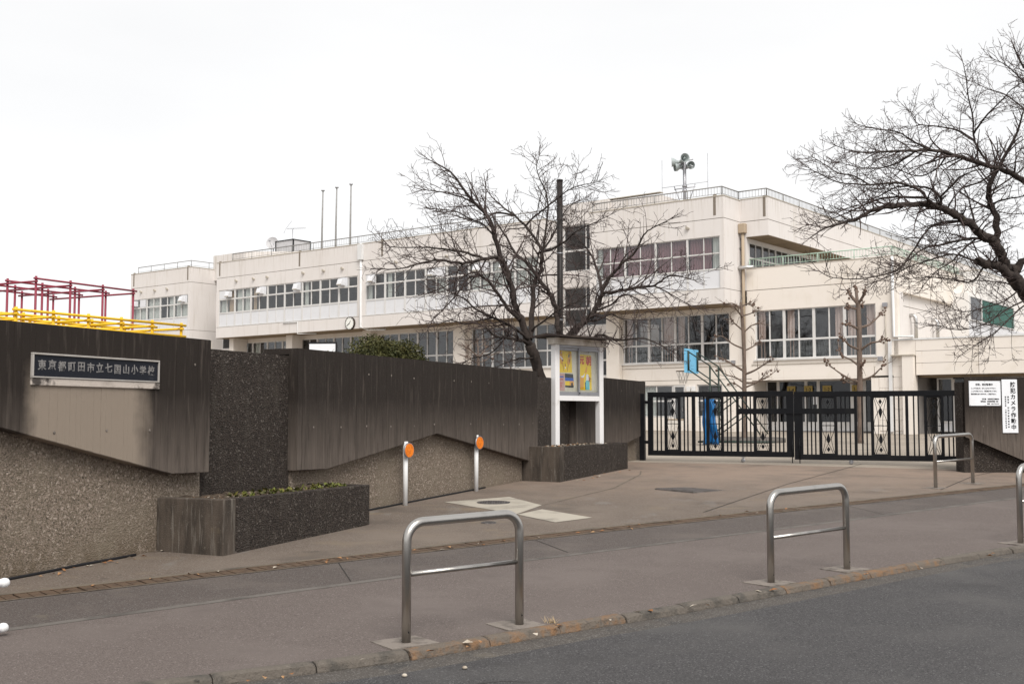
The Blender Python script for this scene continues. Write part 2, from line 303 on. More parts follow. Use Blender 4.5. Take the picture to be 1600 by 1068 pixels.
def lettering(body, size, m, parent, loc, rot=(R(90), 0, 0), name='lettering', **k):
    me = text_mesh(body, size, **k); me.materials.clear(); me.materials.append(m)
    return link(name, me, parent, 0, loc, rot)
def ground_z(y): return -.17 + .0261 * y if y < 24 else .4564 + .0096 * (min(y, 60) - 24)
def sheet(poly, dz, cuts=(24, 60), zf=ground_z):
    bm = bmesh.new(); bm.faces.new([bm.verts.new((x, y, 0)) for x, y in poly])
    for c in cuts:
        bmesh.ops.bisect_plane(bm, geom=bm.verts[:] + bm.edges[:] + bm.faces[:], plane_co=(0, c, 0), plane_no=(0, 1, 0))
    bmesh.ops.triangulate(bm, faces=[f for f in bm.faces if len(f.verts) > 4])
    for v in bm.verts: v.co.z = zf(v.co.y) + dz
    for f in bm.faces:
        f.normal_update()
        if f.normal.z < 0: f.normal_flip()
    me = bpy.data.meshes.new('sheet'); bm.to_mesh(me); bm.free(); return me
def setting(name, me, m, parent=None):
    if m: me.materials.clear(); me.materials.append(m)
    o = link(name, me, parent)
    if parent is None: o['kind'] = 'structure'
    return o
def offset(path, d):
    """shift a polyline d to its left"""
    out = []
    for i, p in enumerate(path):
        a = Vector(path[max(i - 1, 0)]); b = Vector(path[min(i + 1, len(path) - 1)]); t = (b - a).normalized()
        out.append((p[0] - t.y * d, p[1] + t.x * d))
    return out
def smooth(pts, sub=4):
    P = [Vector(p) for p in pts]; out = []
    for i in range(len(P) - 1):
        a, b, c, d = P[max(i - 1, 0)], P[i], P[i + 1], P[min(i + 2, len(P) - 1)]
        for k in range(sub):
            t = k / sub
            out.append(.5 * ((2 * b) + (c - a) * t + (2 * a - 5 * b + 4 * c - d) * t * t + (3 * b - a - 3 * c + d) * t ** 3))
    return out + [P[-1]]
rng = random.Random(11)
# ------------------------------------------------------------------ ground, road, pavement
KERB = [(-16, -4.5), (-10, .45), (-4.3, 4.98), (-2.9, 5.86), (-2.13, 6.28), (-1.47, 6.62), (-.83, 6.97), (-.39, 7.29), (.12, 7.69), (.57, 8.03), (1.12, 8.44), (1.58, 8.80), (2.1, 9.23), (2.67, 9.70), (3.21, 10.16), (3.78, 10.62), (4.35, 11.06), (4.89, 11.45), (5.27, 11.73), (13.2, 17.6), (60, 52)]
KERB = KERB[:2] + [tuple(v) for v in smooth(KERB[2:19], 3)] + KERB[19:]
DRAIN = [(-18, -2.9), (-11.6, 2.4), (-3.94, 8.79), (-2.28, 10.17), (0, 12.12), (3.33, 14.8), (8.2, 18.6), (55, 55.2)]
LINE = [(-18, -5.1), (-11, .9), (-3.15, 7.87), (-1.99, 8.89), (-1.08, 9.67), (.12, 10.69), (1.03, 11.41), (4.05, 13.85), (7.59, 16.83), (55, 54)]
def stripe(a, b): return a + b[::-1]
setting('ground', sheet([(-700, -500), (700, -500), (700, 900), (-700, 900)], -.22), M['earth'])
setting('road', sheet(stripe(offset(KERB, -12), offset(KERB, -.32)), -.047), M['asphalt_road'])
setting('gutter', sheet(stripe(offset(KERB, -.32), offset(KERB, -.075)), -.047), M['gutter'])
setting('pavement', sheet(stripe(KERB, offset(LINE, -.045)), 0), M['asphalt_walk'])
setting('edging_strip', sheet(stripe(offset(LINE, -.045), offset(LINE, .045)), .002), M['edging'])
setting('pavement_strip', sheet(stripe(offset(LINE, .045), offset(DRAIN, -.145)), 0), M['asphalt_strip'])
DF = offset(DRAIN, .19)
setting('driveway', sheet([(-5.4, 7.75)] + [p for p in DF if -4.5 < p[0] < 9] + [(11.9, 21.55), (8.9, 22.36), (2.78, 24.86), (2.5, 25.0), (-4.75, 8.95)], 0), M['asphalt_drive'])
setting('pavement_beyond', sheet([(-5.4, 7.75), (-12.3, 1.98), (-12.9, 2.6), (-5.9, 8.3)], -.004), M['asphalt_strip'])
setting('school_yard', sheet([(-4.75, 8.95), (2.5, 25.0), (2.78, 24.86), (8.9, 22.36), (11.9, 21.55), (90, 84), (90, 240), (-170, 240), (-170, -60), (-13, 2.6)], 0), M['yard'])
t_ = MB(); W_ANG = math.atan2(.9154, .4025)
def wpt(t, n): return (-4.32 + .4025 * t + .9154 * n, 9.51 + .9154 * t - .4025 * n)
t_.prism([wpt(-.5, -.45), wpt(8.6, -.45), wpt(8.6, -15), wpt(-.5, -15)][::-1], .1, 1.62)
setting('raised_play_yard', t_.mesh('raised_play_yard', []), M['earth'])

# kerb stones
kerb = thing('kerb', None, None, (0, 0, 0)); kerb['kind'] = 'structure'
def along(path, step):
    P = [Vector(p) for p in path]; out = []; i = 0; acc = 0; L = [0]
    for a, b in zip(P, P[1:]): L.append(L[-1] + (b - a).length)
    def at(s):
        k = max(j for j in range(len(L)) if L[j] <= s + 1e-9); k = min(k, len(P) - 2)
        return P[k] + (P[k + 1] - P[k]) * ((s - L[k]) / (L[k + 1] - L[k]))
    s = 0
    while s + step < L[-1]: out.append((at(s), at(s + step))); s += step
    return out
kpath = [p for p in KERB if -4.5 < p[0] < 22]
n_k = 0
for a, b in along(kpath, .6):
    u = (b - a).normalized(); nr = Vector((u.y, -u.x)); mb = MB(); st = []
    painted = (-.95 < a.x < .40) or (1.95 < a.x < 3.75)
    hj = rng.uniform(.005, .011); off = rng.uniform(-.008, .008)
    for k, (f, e) in enumerate(((.004, .009), (.03, .003), (.18, 0), (.36, 0), (.55, 0), (.575, .003), (.597, .010))):
        p = a + u * f + nr * off; g = ground_z(p.y) + hj; j = lambda s=.005: rng.uniform(-s, s)
        prof = [(-.04, -.2), (-.04, -.012), (.004, .001 - e * .5), (.025, .003 - e + j(.003)), (.052, .0 - e * 1.4 + j(.004)), (.076 + j(.005) - e * .6, -.014 - e + j(.004)), (.088 - e * .5, -.05), (.088, -.2)]
        for d, z in prof: mb.v.append((p.x + nr.x * d, p.y + nr.y * d, g + z))
    n = 8
    for s in range(6):
        for q in range(n - 1): mb.face([s * n + q, (s + 1) * n + q, (s + 1) * n + q + 1, s * n + q + 1], 0, 2 <= q <= 4)
    mb.face(list(range(n)), 0); mb.face([6 * n + q for q in range(n)][::-1], 0)
    mb.build('kerbstone', M['kerb_paint'] if painted else M['kerb'], kerb); n_k += 1

# drain: grating covers between two concrete edges
drain = thing('drain', None, None, (0, 0, 0)); drain['kind'] = 'structure'
setting('drain_bed', sheet(stripe(offset(DRAIN, -.145), offset(DRAIN, .145)), -.05), M['soil'], drain)
for d0, d1 in ((-.145, -.118), (.118, .20)):
    setting('drain_edge', sheet(stripe(offset(DRAIN, d0), offset(DRAIN, d1)), .004), M['drain_edge'], drain)
dpath = [(-6.9, 6.32)] + DRAIN[2:7] + [(12.5, 22.0)]
for a, b in along(dpath, .498):
    u = (b - a).normalized(); nr = Vector((-u.y, u.x)); mb = MB()
    def slat(f0, f1, d0, d1, z0, z1):
        P = [a + u * f0 + nr * d0, a + u * f1 + nr * d0, a + u * f1 + nr * d1, a + u * f0 + nr * d1]
        g = [ground_z(p.y) for p in P]
        mb.prism([(p.x, p.y) for p in P], [q + z0 for q in g], [q + z1 for q in g])
    tl = rng.uniform(-.003, .003)
    for k in range(5): slat(.006 + k * .098, .006 + k * .098 + .086, -.112, .112, -.04, .002 + tl + rng.uniform(-.002, .002))
    slat(.004, .492, -.116, -.106, -.04, .005 + tl); slat(.004, .492, .106, .116, -.04, .005 + tl)
    mb.build('drain_cover', M['rust'], drain)

def patch(name, pts, dz, m): return setting(name, sheet(pts, dz), m)
patch('concrete_patch', [(-.96, 16.08), (-.04, 16.83), (.41, 15.64), (.06, 14.55)][::-1], .004, M['concrete_light'])
patch('concrete_patch', [(.40, 15.12), (1.0, 14.15), (.52, 13.66), (.07, 14.49)][::-1], .005, M['concrete_light'])
def seam(name, pts, w, dz, m): return setting(name, sheet(stripe(offset(pts, -w / 2), offset(pts, w / 2)), dz), m)
seam('asphalt_seam', [(.42, 15.66), (1.65, 18.32), (2.39, 21.13), (2.5, 22)], .03, .003, M['drain_edge'])
crack = material('crack', (.035, .031, .028), [], .95)
seam('asphalt_seam', [(2.49, 14.77), (3.3, 16.4), (4.6, 19.0), (7.4, 24.0)], .018, .0035, crack)
seam('asphalt_seam', [(6.79, 17.98), (8.4, 20.7), (9.6, 22.2)], .018, .0035, crack)
seam('asphalt_seam', [(-2.3, 6.62), (-1.0, 7.5), (.2, 8.6)], .012, .0035, crack) if False else None
seam('pavement_seam', [(-1.35, 9.55), (-1.62, 10.6)], .009, .0035, crack)
seam('pavement_seam', [(.55, 11.2), (.25, 12.1)], .009, .0035, crack)
seam('pavement_seam', [(4.75, 14.5), (4.6, 15.6)], .009, .0035, crack)
seam('road_crack', [(-1.0, 6.35), (-.75, 6.36), (-.55, 6.30), (-.3, 6.42), (-.05, 6.52), (.1, 6.50)], .006, -.0445, crack)
def round_cover(name, label, x, y, r):
    t = thing(name, label, 'manhole cover', (x, y, ground_z(y)))
    sl = math.atan(.0261)
    m = MB(); m.lathe([(r, -.03), (r, .010), (r * .93, .012)], n=32); o = m.build('cover_ring', M['iron'], t); o.rotation_euler = (sl, 0, 0)
    m = MB(); m.lathe([(r * .91, -.03), (r * .91, .010)], n=32)
    k = r * .9; s = r * .15; i = -6
    while i < 7:
        j = -6
        while j < 7:
            X, Y = i * s, j * s
            if X * X + Y * Y < (r * .82) ** 2: m.box(X - s * .3, X + s * .3, Y - s * .3, Y + s * .3, .009, .015)
            j += 1
        i += 1
    o = m.build('lid', M['iron'], t); o.rotation_euler = (sl, 0, 0)
round_cover('manhole_cover', 'round iron manhole cover set in the pale concrete patch on the driveway', -.26, 15.98, .235)
round_cover('valve_cover', 'small round iron cover in the driveway behind the nearest steel rail', -.28, 13.62, .09)
# steel grating in the driveway
gt = thing('drain_grating', 'diamond-placed grey chequered steel grating plate in the driveway before the gate', 'grating', (2.88, 18.03, ground_z(18.03)), R(40))
gm = MB(); gm.box(-.46, .46, -.40, .40, -.03, .004); gm.build('plate', M['grate_metal'], gt).rotation_euler = (.0168, .02, 0)
gm = MB()
for i in range(17):
    for j in range(15):
        x, y = -.43 + i * .053, -.37 + j * .053; gm.box(x - .015, x + .015, y - .011, y + .011, .003, .012)
gm.build('raised_pattern', M['grate_metal'], gt).rotation_euler = (.0168, .02, 0)

# ------------------------------------------------------------------ left entrance wall
WALL = thing('entrance_wall', 'long dark stained concrete wall left of the gate with overhanging board-marked panels', 'wall', (-4.32, 9.51, 0), W_ANG, lift=0)
# wall frame: x along the wall away from the road, -y towards the driveway
m = MB(); m.box(-.45, 2.60, .0, .38, -.3, 2.168); m.box(4.20, 11.6, 0, .38, -.3, 2.168); m.box(13.5, 18.1, .0, .38, -.3, 2.168)
m.build('aggregate_base', M['aggregate'], WALL)
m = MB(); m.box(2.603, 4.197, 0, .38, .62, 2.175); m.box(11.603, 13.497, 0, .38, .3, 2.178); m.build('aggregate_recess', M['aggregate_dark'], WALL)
m = MB(); m.box(2.603, 4.197, 0, .38, -.3, .617); m.box(11.603, 13.497, 0, .38, -.3, .297); m.build('aggregate_base', M['aggregate'], WALL)
def zlow(prof, x):
    for (x0, z0), (x1, z1) in zip(prof, prof[1:]):
        if x0 <= x <= x1: return z0 + (z1 - z0) * (x - x0) / (x1 - x0)
    return prof[-1][1]
def board_panel(parent, x0, x1, prof, top, mat, front=-.14, back=.36, seed=1):
    """a cast panel whose face keeps the relief of its formwork boards"""
    r = random.Random(seed); m = MB()
    core = [(x0, zlow(prof, x0))] + [p for p in prof if x0 < p[0] < x1] + [(x1, zlow(prof, x1))]
    m.slab(core + [(x1, top - .002), (x0, top - .002)], front + .012, -.004)
    m.box(x0, x1, -.002, back, 2.19, top - .002)
    x = x0
    while x < x1 - .01:
        w = min(r.uniform(.05, .095), x1 - x)
        if x1 - x - w < .04: w = x1 - x
        xb = x + w - .0012; d = r.uniform(-.0018, .0018)
        pts = [(x, zlow(prof, x))] + [p for p in prof if x + .004 < p[0] < xb - .004] + [(xb, zlow(prof, xb))]
        pts = [(a, b + .004 + r.uniform(0, .004)) for a, b in pts]
        m.slab(pts + [(xb, top - .004 - r.uniform(0, .003)), (x, top - .004 - r.uniform(0, .003))], front + d, front + .02)
        x += w
    m.build('board_marked_panel', mat, parent)
    q = MB()
    for zz in (top - .26, top - .93):
        x = x0 + .33
        while x < x1 - .1:
            if zz > zlow(prof, x) + .08 and not (mat is M['panel_sign'] and .1 < x < 1.85 and 1.7 < zz < 2.05):
                if r.random() < .62: q.lathe([(.015, -.002), (.010, -.005)], (x + r.uniform(-.03, .03), front, zz + r.uniform(-.015, .015)), 'y', 8)
            x += .62
    q.build('tie_hole_plugs', M['footing'], parent)['kind'] = 'stuff'
board_panel(WALL, -.5, 2.57, [(-1, 1.46), (-.45, 1.44), (2.0, .885), (2.58, .875)], 2.258, M['panel_sign'], seed=1)
board_panel(WALL, 4.17, 11.545, [(4, .83), (4.80, .815), (7.70, 1.21), (11.1, .70), (11.6, .70)], 2.262, M['panel'], seed=2)
board_panel(WALL, 13.48, 18.04, [(13.4, .67), (15.0, .66), (18.1, 1.08)], 2.266, M['panel'], seed=3)
# return towards the road, out of the picture
wr = thing('entrance_wall', 'stained concrete wall along the pavement that carries on from the name-plaque wall out of view', 'wall', (-4.50, 9.10, 0), R(220.5), lift=0)
m = MB(); m.box(.02, 8, -.36, -.02, -.6, 2.16); m.build('aggregate_base', M['aggregate'], wr)

# name plaque
pq = thing('name_plaque', 'dark polished stone school name plaque with grey characters set on the left wall', 'plaque', (-4.32, 9.51, 0), W_ANG, lift=0)
m = MB(); m.box(.21, 1.755, -.152, -.138, 1.80, 1.985); m.build('stone_slab', M['granite'], pq)
m = MB()
for b in ((.193, 1.77, -.166, -.137, 1.986, 2.002), (.193, 1.77, -.166, -.137, 1.787, 1.7995), (.193, .2095, -.166, -.137, 1.80, 1.9855), (1.7555, 1.77, -.166, -.137, 1.80, 1.9855)): m.box(*b)
m.build('trim', M['plaque_trim'], pq, .003)
m = MB(); m.box(.19, 1.785, -.158, -.136, 1.722, 1.786); m.build('mortar_block', M['plaque_block'], pq, .006)
for i, ch in enumerate('東京都町田市立七国山小学校'):
    lettering(ch, .094, M['engraved'], pq, (.305 + i * .1128, -.1535, 1.893 + .004 * math.sin(i * 2.1)), (R(90), R(-2 + 4 * math.sin(i * 1.7)), 0), name='engraved_character', thick=.0022, extrude=.001)

# planters along the wall
def planter(label, t0, t1, n0, top, soil_seed, n1=None, ce=.20):
    n1 = n1 or n0
    p = thing('planter', label, 'planter', (-4.32, 9.51, 0), W_ANG, lift=0)
    w = .11; m = MB()
    m.prism([(t0, -n0), (t0 + ce, -n0), (t0 + ce, -n0 + w), (t0 + w, -n0 + w), (t0 + w, -.005), (t0, -.005)], -.2, top)
    m.build('planter_corner', M['planter_smooth'], p, .012)
    m = MB(); m.prism([(t0 + ce + .003, -n0), (t1, -n1), (t1, -.005), (t1 - w, -.005), (t1 - w, -n1 + w), (t0 + ce + .003, -n0 + w)], -.2, top - .002)
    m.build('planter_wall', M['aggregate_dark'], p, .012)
    r = random.Random(soil_seed); m = MB(); nx, ny = 26, 9
    for i in range(nx + 1):
        for j in range(ny + 1):
            m.v.append((t0 + w + (t1 - t0 - 2 * w) * i / nx, -.005 - (min(n0, n1) - w - .005) * j / ny, top - .075 + r.uniform(0, .07)))
    for i in range(nx):
        for j in range(ny): m.face([i * (ny + 1) + j, i * (ny + 1) + j + 1, (i + 1) * (ny + 1) + j + 1, (i + 1) * (ny + 1) + j])
    m.build('planter_soil', M['soil'], p)
    return p
planter('long low concrete planter with yellow-green sprouts below the name-plaque wall', 1.95, 4.68, .82, .655, 5)
planter('concrete planter with pale dry litter that holds the white notice board', 11.15, 14.75, .72, .945, 6, .77)
def sprigs(name, label, cat, count, t0, t1, n0, n1, z, size, mats, seed, up=1.0, clump=0):
    r = random.Random(seed); m = MB()
    for k in range(count):
        t = r.uniform(t0, t1)
        if clump: t = t0 + (t1 - t0) * (r.choice((.12, .3, .38, .5, .62, .74, .86, .93)) + r.gauss(0, .03))
        x, y = t, -r.uniform(n0, n1); mi = r.randrange(len(mats))
        for q in range(r.randint(3, 5)):
            a = r.uniform(0, 6.28); l = size * r.uniform(.5, 1.2); e = r.uniform(.3, 1.2) * up
            d = Vector((math.cos(a), math.sin(a), e)).normalized(); s = Vector((-d.y, d.x, 0)).normalized() * l * .28
            p = Vector((x, y, z + r.uniform(-.02, .02)))
            m.quad(p, p + d * l * .5 + s, p + d * l, p + d * l * .5 - s, mi)
    o = m.build(name, [M[q] for q in mats], None, loc=(-4.32, 9.51, 0), rot=(0, 0, W_ANG)); tag(o, label, cat, kind='stuff'); return o
sprigs('planter_sprouts', 'small yellow-green sprouts in the long planter below the wall', 'plants', 120, 2.3, 4.45, .42, .70, .645, .05, ['leaf_bright', 'leaf_bright', 'leaf_bright', 'leaf_dark'], 4, 1.2, 1)
sprigs('planter_litter', 'brown dry leaves lying in the long planter below the wall', 'dry leaves', 260, 2.1, 4.5, .2, .70, .62, .035, ['planter_brown', 'planter_brown', 'soil', 'pale_litter'], 7, .3)
sprigs('planter_litter', 'pale dry litter around the feet of the white notice board', 'dry litter', 210, 11.35, 14.2, .3, .62, .925, .055, ['pale_litter', 'pale_litter', 'dry_leaf', 'soil'], 8, .5)

for lab, ts in (('thin black hose lying along the foot of the wall, left of the long planter', [-.42, .1, .5, .9, 1.3, 1.62]), ('thin black hose along the wall foot between the long planter and the orange discs', [4.75, 5.6, 6.4, 7.3, 8.4, 9.6])):
    m = MB(); P = [Vector((*wpt(q, .035 + .012 * math.sin(q * 5)), 0)) for q in ts]
    for p in P: p.z = ground_z(p.y) + .012
    m.tube(smooth(P), .0125, 8); tag(m.build('hose', M['black_ink']), lab, 'hose', 'hoses at the wall foot')
# ------------------------------------------------------------------ right entrance wall
RW = thing('entrance_wall', 'short stained concrete wall right of the gate carrying two white signs', 'wall', (8.62, 21.5, 0), R(2), lift=0)
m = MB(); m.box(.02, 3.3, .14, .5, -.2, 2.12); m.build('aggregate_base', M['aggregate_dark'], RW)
board_panel(RW, 0, 3.35, [(-.1, 1.10), (.2, 1.01), (1.1, .63), (1.7, .40), (3.4, .36)], 2.215, M['panel'], front=0, back=.5, seed=5)
wr = thing('entrance_wall', 'stained concrete wall carrying on along the pavement right of the signs, out of view', 'wall', (11.95, 21.75, 0), R(38), lift=0)
m = MB(); m.box(.1, 9, 0, .36, -.2, 2.2); m.build('aggregate_base', M['aggregate_dark'], wr)
s1 = thing('notice_sign', 'wide white sign with small lines of black text on the right wall', 'sign', (8.62, 21.5, 0), R(2), lift=0)
m = MB(); m.box(.08, .69, -.022, -.008, 1.665, 2.135); m.build('sign_plate', M['sign_white'], s1, .002)
for x in (.095, .385, .675):
    for z in (1.68, 2.12):
        m = MB(); m.lathe([(.006, -.026), (.006, -.02)], (x, 0, z), 'y', 8); m.build('screw', M['grey_metal'], s1)
def row(tx, sz, z, x, al='CENTER', th=.0006, w=1): lettering(tx, sz, M['black_ink'], s1, (x, -.0235, z), align=al, thick=th, width=w)
row('防犯、機械警備中', .042, 2.065, .375, th=.0010)
row('ここから先には、立ち入らないで下さい。', .0295, 1.995, .115, 'LEFT', w=.9)
row('ここから先に入ると、警備員がまいります。', .0295, 1.94, .115, 'LEFT', w=.88)
row('警察通報もありますので、ご注意下さい。', .0295, 1.885, .115, 'LEFT', th=.001, w=.9)
row('管理者　町田市教育委員会', .029, 1.79, .655, 'RIGHT', th=.001, w=.95)
row('警備会社　綜合警備保障（株）', .029, 1.745, .655, 'RIGHT', th=.001, w=.88)
row('電話　042-773-6141', .027, 1.70, .655, 'RIGHT')
s2 = thing('notice_sign', 'tall white sign with large black vertical characters on the right wall', 'sign', (8.62, 21.5, 0), R(2), lift=0)
m = MB(); m.box(.712, 1.012, -.024, -.008, 1.15, 2.165); m.build('sign_plate', M['sign_white'], s2, .004)
def column(tx, sz, x, z, pitch, th):
    for i, ch in enumerate(tx):
        if ch != '　': lettering(ch, sz, M['black_ink'], s2, (x, -.0255, z - i * pitch), thick=th)
column('防犯カメラ作動中', .104, .925, 2.06, .1155, .0028)
column('設置者　町田市教育委員会', .034, .830, 1.83, .0515, .0006)
column('取扱責任者　七国山小学校学校長', .030, .778, 1.83, .0415, .0006)

# ------------------------------------------------------------------ gate
G_ANG = R(-22.2856); GA = (3.08, 25.6)
def gpt(s, d=0): c, n = math.cos(G_ANG), math.sin(G_ANG); return (GA[0] + c * s - n * d, GA[1] + n * s + c * d)
def gate_leaf(label, s0, stiles, bars, ornaments, zb, zt, mid, wheel_s, bolt_s):
    t = thing('gate_leaf', label, 'gate', (*GA, 0), G_ANG, 'leaves of the black school gate', lift=0)
    m = MB(); e0, e1 = stiles[0][0], stiles[-1][1]
    m.box(e0, e1, -.03, .03, zt - .115, zt); m.box(e0, e1, -.03, .03, zb, zb + .115)
    for a, b in stiles: m.box(a, b, -.028, .028, zb + .1152, zt - .1152)
    m.build('gate_frame', M['black_paint'], t, .004)
    bm = MB(); bm.box(-.0145, .0145, -.012, .012, zb + .1, zt - .1); me = bm.mesh('bar', M['black_paint'])
    for s in bars: link('bar', me, t, loc=(s, 0, 0))
    for a, b in ornaments:
        c = (a + b) / 2; h = (b - a) / 2; m = MB(); z0, z1 = zb + .115, zt - .115; H = z1 - z0
        m.box(a, a + .012, -.012, .012, z0, z1); m.box(b - .012, b, -.012, .012, z0, z1); m.box(a, b, -.013, .013, z1 - .03, z1); m.box(a, b, -.013, .013, z0, z0 + .025)
        U = [k / 28 for k in range(29)]
        for sg in (-1, 1):
            m.tube([(c + sg * (h - .012) * math.cos(math.pi * (u - .5) / .62), sg * .006, z0 + u * H) for u in U], .0062, 5)
            m.tube([(c + sg * h * (.30 + .68 * (2 * abs(u - .5)) ** 2.2) * (1 if abs(u - .5) < .6 else 1), -sg * .006, z0 + u * H) for u in U], .0062, 5)
            m.tube([(c + sg * h * 1.0 * (1 - 2 * k / 8), 0, z0 + H * (.5 + sg * .012 - sg * .02 * math.sin(math.pi * k / 8))) for k in range(9)], .005, 5)
        for u, hw, hh in ((.09, .036, .058), (.275, .04, .12), (.725, .04, .12), (.91, .036, .058)):
            z = z0 + u * H; m.slab([(c - hw, z), (c, z - hh), (c + hw, z), (c, z + hh)], -.011, .011)
        m.build('ornament', M['black_paint'], t)
    m = MB(); m.box(mid[0], mid[1], -.052, -.031, 1.515, 1.635); m.build('middle_rail', M['black_paint'], t, .004)
    g = ground_z(gpt(wheel_s)[1])
    w = MB(); w.lathe([(.02, -.012), (.045, -.012), (.045, .012), (.02, .012)], (wheel_s, -.06, g + .045), 'y', 16); w.build('caster_wheel', M['grey_metal'], t)
    w = MB(); w.box(wheel_s - .05, wheel_s + .05, -.10, -.031, zb - .012, zb - .002); w.box(wheel_s - .012, wheel_s + .012, -.085, -.076, g + .03, zb - .012); w.box(wheel_s - .012, wheel_s + .012, -.044, -.035, g + .03, zb - .012); w.build('caster_bracket', M['grey_metal'], t)
    gb = ground_z(gpt(bolt_s)[1]); w = MB(); w.tube([(bolt_s, -.05, gb + .005), (bolt_s, -.05, 1.0)], .011, 8); w.box(bolt_s - .03, bolt_s + .03, -.06, -.031, .82, .86); w.build('drop_bolt', M['black_paint'], t)
    return t
gate_leaf('left leaf of the black steel gate, hinged at the long wall behind the notice board', 0,
          [(0, .12), (.385, .44), (.705, .755), (1.01, 1.085), (1.335, 1.39), (1.67, 1.72), (2.0, 2.055), (2.375, 2.43), (2.715, 2.765), (3.085, 3.235)],
          [.215, .305, .835, .915, 1.19, 1.285, 1.80, 1.88, 2.135, 2.225, 2.31, 2.845, 2.93, 3.015], [(.44, .705), (1.39, 1.67), (2.43, 2.715)], .588, 2.012, (2.05, 3.235), 2.15, 3.205)
gate_leaf('right leaf of the black steel gate, hinged at the wall with the two white signs', 3.25,
          [(3.25, 3.43), (3.765, 3.815), (4.095, 4.145), (4.49, 4.55), (4.825, 4.875), (5.165, 5.215), (5.515, 5.575), (5.88, 5.925), (6.215, 6.265), (6.515, 6.585)],
          [3.52, 3.605, 3.69, 4.225, 4.315, 4.405, 4.655, 4.745, 5.30, 5.39, 5.68, 5.77, 6.35, 6.435], [(3.815, 4.095), (4.875, 5.165), (5.925, 6.215)], .540, 1.998, (3.255, 4.50), 4.42, 3.36)
for s, lab in ((-.13, 'black steel gate post at the end of the long wall'), (6.72, 'black steel gate post beside the wall with the two signs')):
    t = thing('gate_post', lab, 'gate post', (*GA, 0), G_ANG, lift=0); g = ground_z(gpt(s)[1])
    m = MB(); m.box(s - .06, s + .06, -.06, .06, g - .1, 1.98); m.build('post', M['black_paint'], t, .004)
    for z in (.85, 1.75):
        m = MB(); q = (s + .06, s + .129) if s < 0 else (s - .134, s - .06); m.box(q[0], q[1], -.02, .02, z, z + .07); m.build('hinge', M['black_paint'], t)

# ------------------------------------------------------------------ steel rails on the pavement
def steel_rail(label, A, B, h, cross):
    g0, g1 = ground_z(A[1]), ground_z(B[1]); d = Vector((B[0] - A[0], B[1] - A[1])); L = d.length; dz = g1 - g0
    t = thing('steel_rail', label, 'guard rail', (A[0], A[1], g0), math.atan2(d.y, d.x), 'stainless steel hoop rails on the pavement')
    r, b = .030, .125; pts = [(0, 0, -.05), (0, 0, h - b)]
    pts += [(b - b * math.cos(a), 0, h - b + b * math.sin(a)) for a in [math.pi / 2 * k / 8 for k in range(1, 9)]]
    pts += [(L - b + b * math.sin(a), 0, h + dz - b + b * math.cos(a)) for a in [math.pi / 2 * k / 8 for k in range(0, 9)]] + [(L, 0, dz - .05)]
    m = MB(); m.tube(pts, r, 20); m.build('hoop', M['steel'], t)
    m = MB(); m.tube([(.02, 0, cross), (L - .02, 0, cross + dz)], .0165, 14); m.build('cross_bar', M['steel'], t)
    for x, z in ((0, 0), (L, dz)):
        m = MB(); q = .165; rr = random.Random(int(x * 97) + 3)
        P = [(x - q + rr.uniform(-.03, .03), -.13), (x + q + rr.uniform(-.03, .03), -.13), (x + q, .17 + rr.uniform(-.03, .03)), (x - q, .17)]
        m.prism(P, z - .05, z + .006); m.build('concrete_footing', M['footing'], t)
        m = MB(); m.lathe([(.005, -.001), (.005, .001)], (x, -r, z + .07), 'y', 8); m.build('weep_hole', M['black_ink'], t)
steel_rail('nearest and largest steel hoop rail by the kerb in front of the driveway', (-.672, 7.27), (.05, 7.81), .758, .43)
steel_rail('steel hoop rail by the kerb in front of the gate, second along the road', (2.15, 9.47), (2.985, 10.16), .742, .37)
steel_rail('steel hoop rail by the kerb cut off at the right edge of the photo', (5.29, 11.84), (6.3, 12.62), .80, .43)
steel_rail('farthest steel hoop rail, standing between the drain and the right gate post', (6.84, 18.32), (7.80, 19.2), .83, .42)

# white pipe barrier at the left edge
t = thing('pipe_barrier', 'white pipe barrier whose rounded ends enter at the left edge of the photo', 'barrier', (-3.32, 7.47, ground_z(7.47)), R(222))
for z in (.055, .345):
    m = MB(); m.tube([(.02, 0, z), (2.0, 0, z)], .026, 14, cap=False); m.lathe([(.026, .02), (.030, .018), (.032, .0), (.027, -.018), (.014, -.029), (.002, -.031)], (0, 0, z), 'x', 14, cap=False); m.build('pipe', M['white_metal'], t)
m = MB(); m.tube([(.35, 0, -.03), (.35, 0, .6)], .03, 14); m.build('post', M['white_metal'], t)
m = MB(); m.tube([(1.8, 0, -.03), (1.8, 0, .6)], .03, 14); m.build('post', M['white_metal'], t)

# orange reflector posts
for (x, y), lab in (((-1.47, 15.64), 'white post with an orange disc, nearer to the road along the left wall'), ((-.56, 17.76), 'white post with an orange disc, farther in near the notice board')):
    t = thing('reflector_post', lab, 'marker post', (x, y, ground_z(y)), 0, 'orange disc posts along the wall')
    m = MB(); m.tube([(0, 0, -.05), (0, 0, .875)], .034, 16); m.build('post', M['white_metal'], t)
    m = MB(); m.lathe([(.103, -.012), (.103, .008), (.097, .012)], (0, 0, 0), 'y', 32); o = m.build('reflector_rim', M['grey_metal'], t, loc=(.047, -.047, .755), rot=(0, 0, R(57)))
    m = MB(); m.lathe([(.094, -.017), (.094, -.0121)], (0, 0, 0), 'y', 32); m.build('reflector', M['orange'], t, loc=(.047, -.047, .755), rot=(0, 0, R(57)))

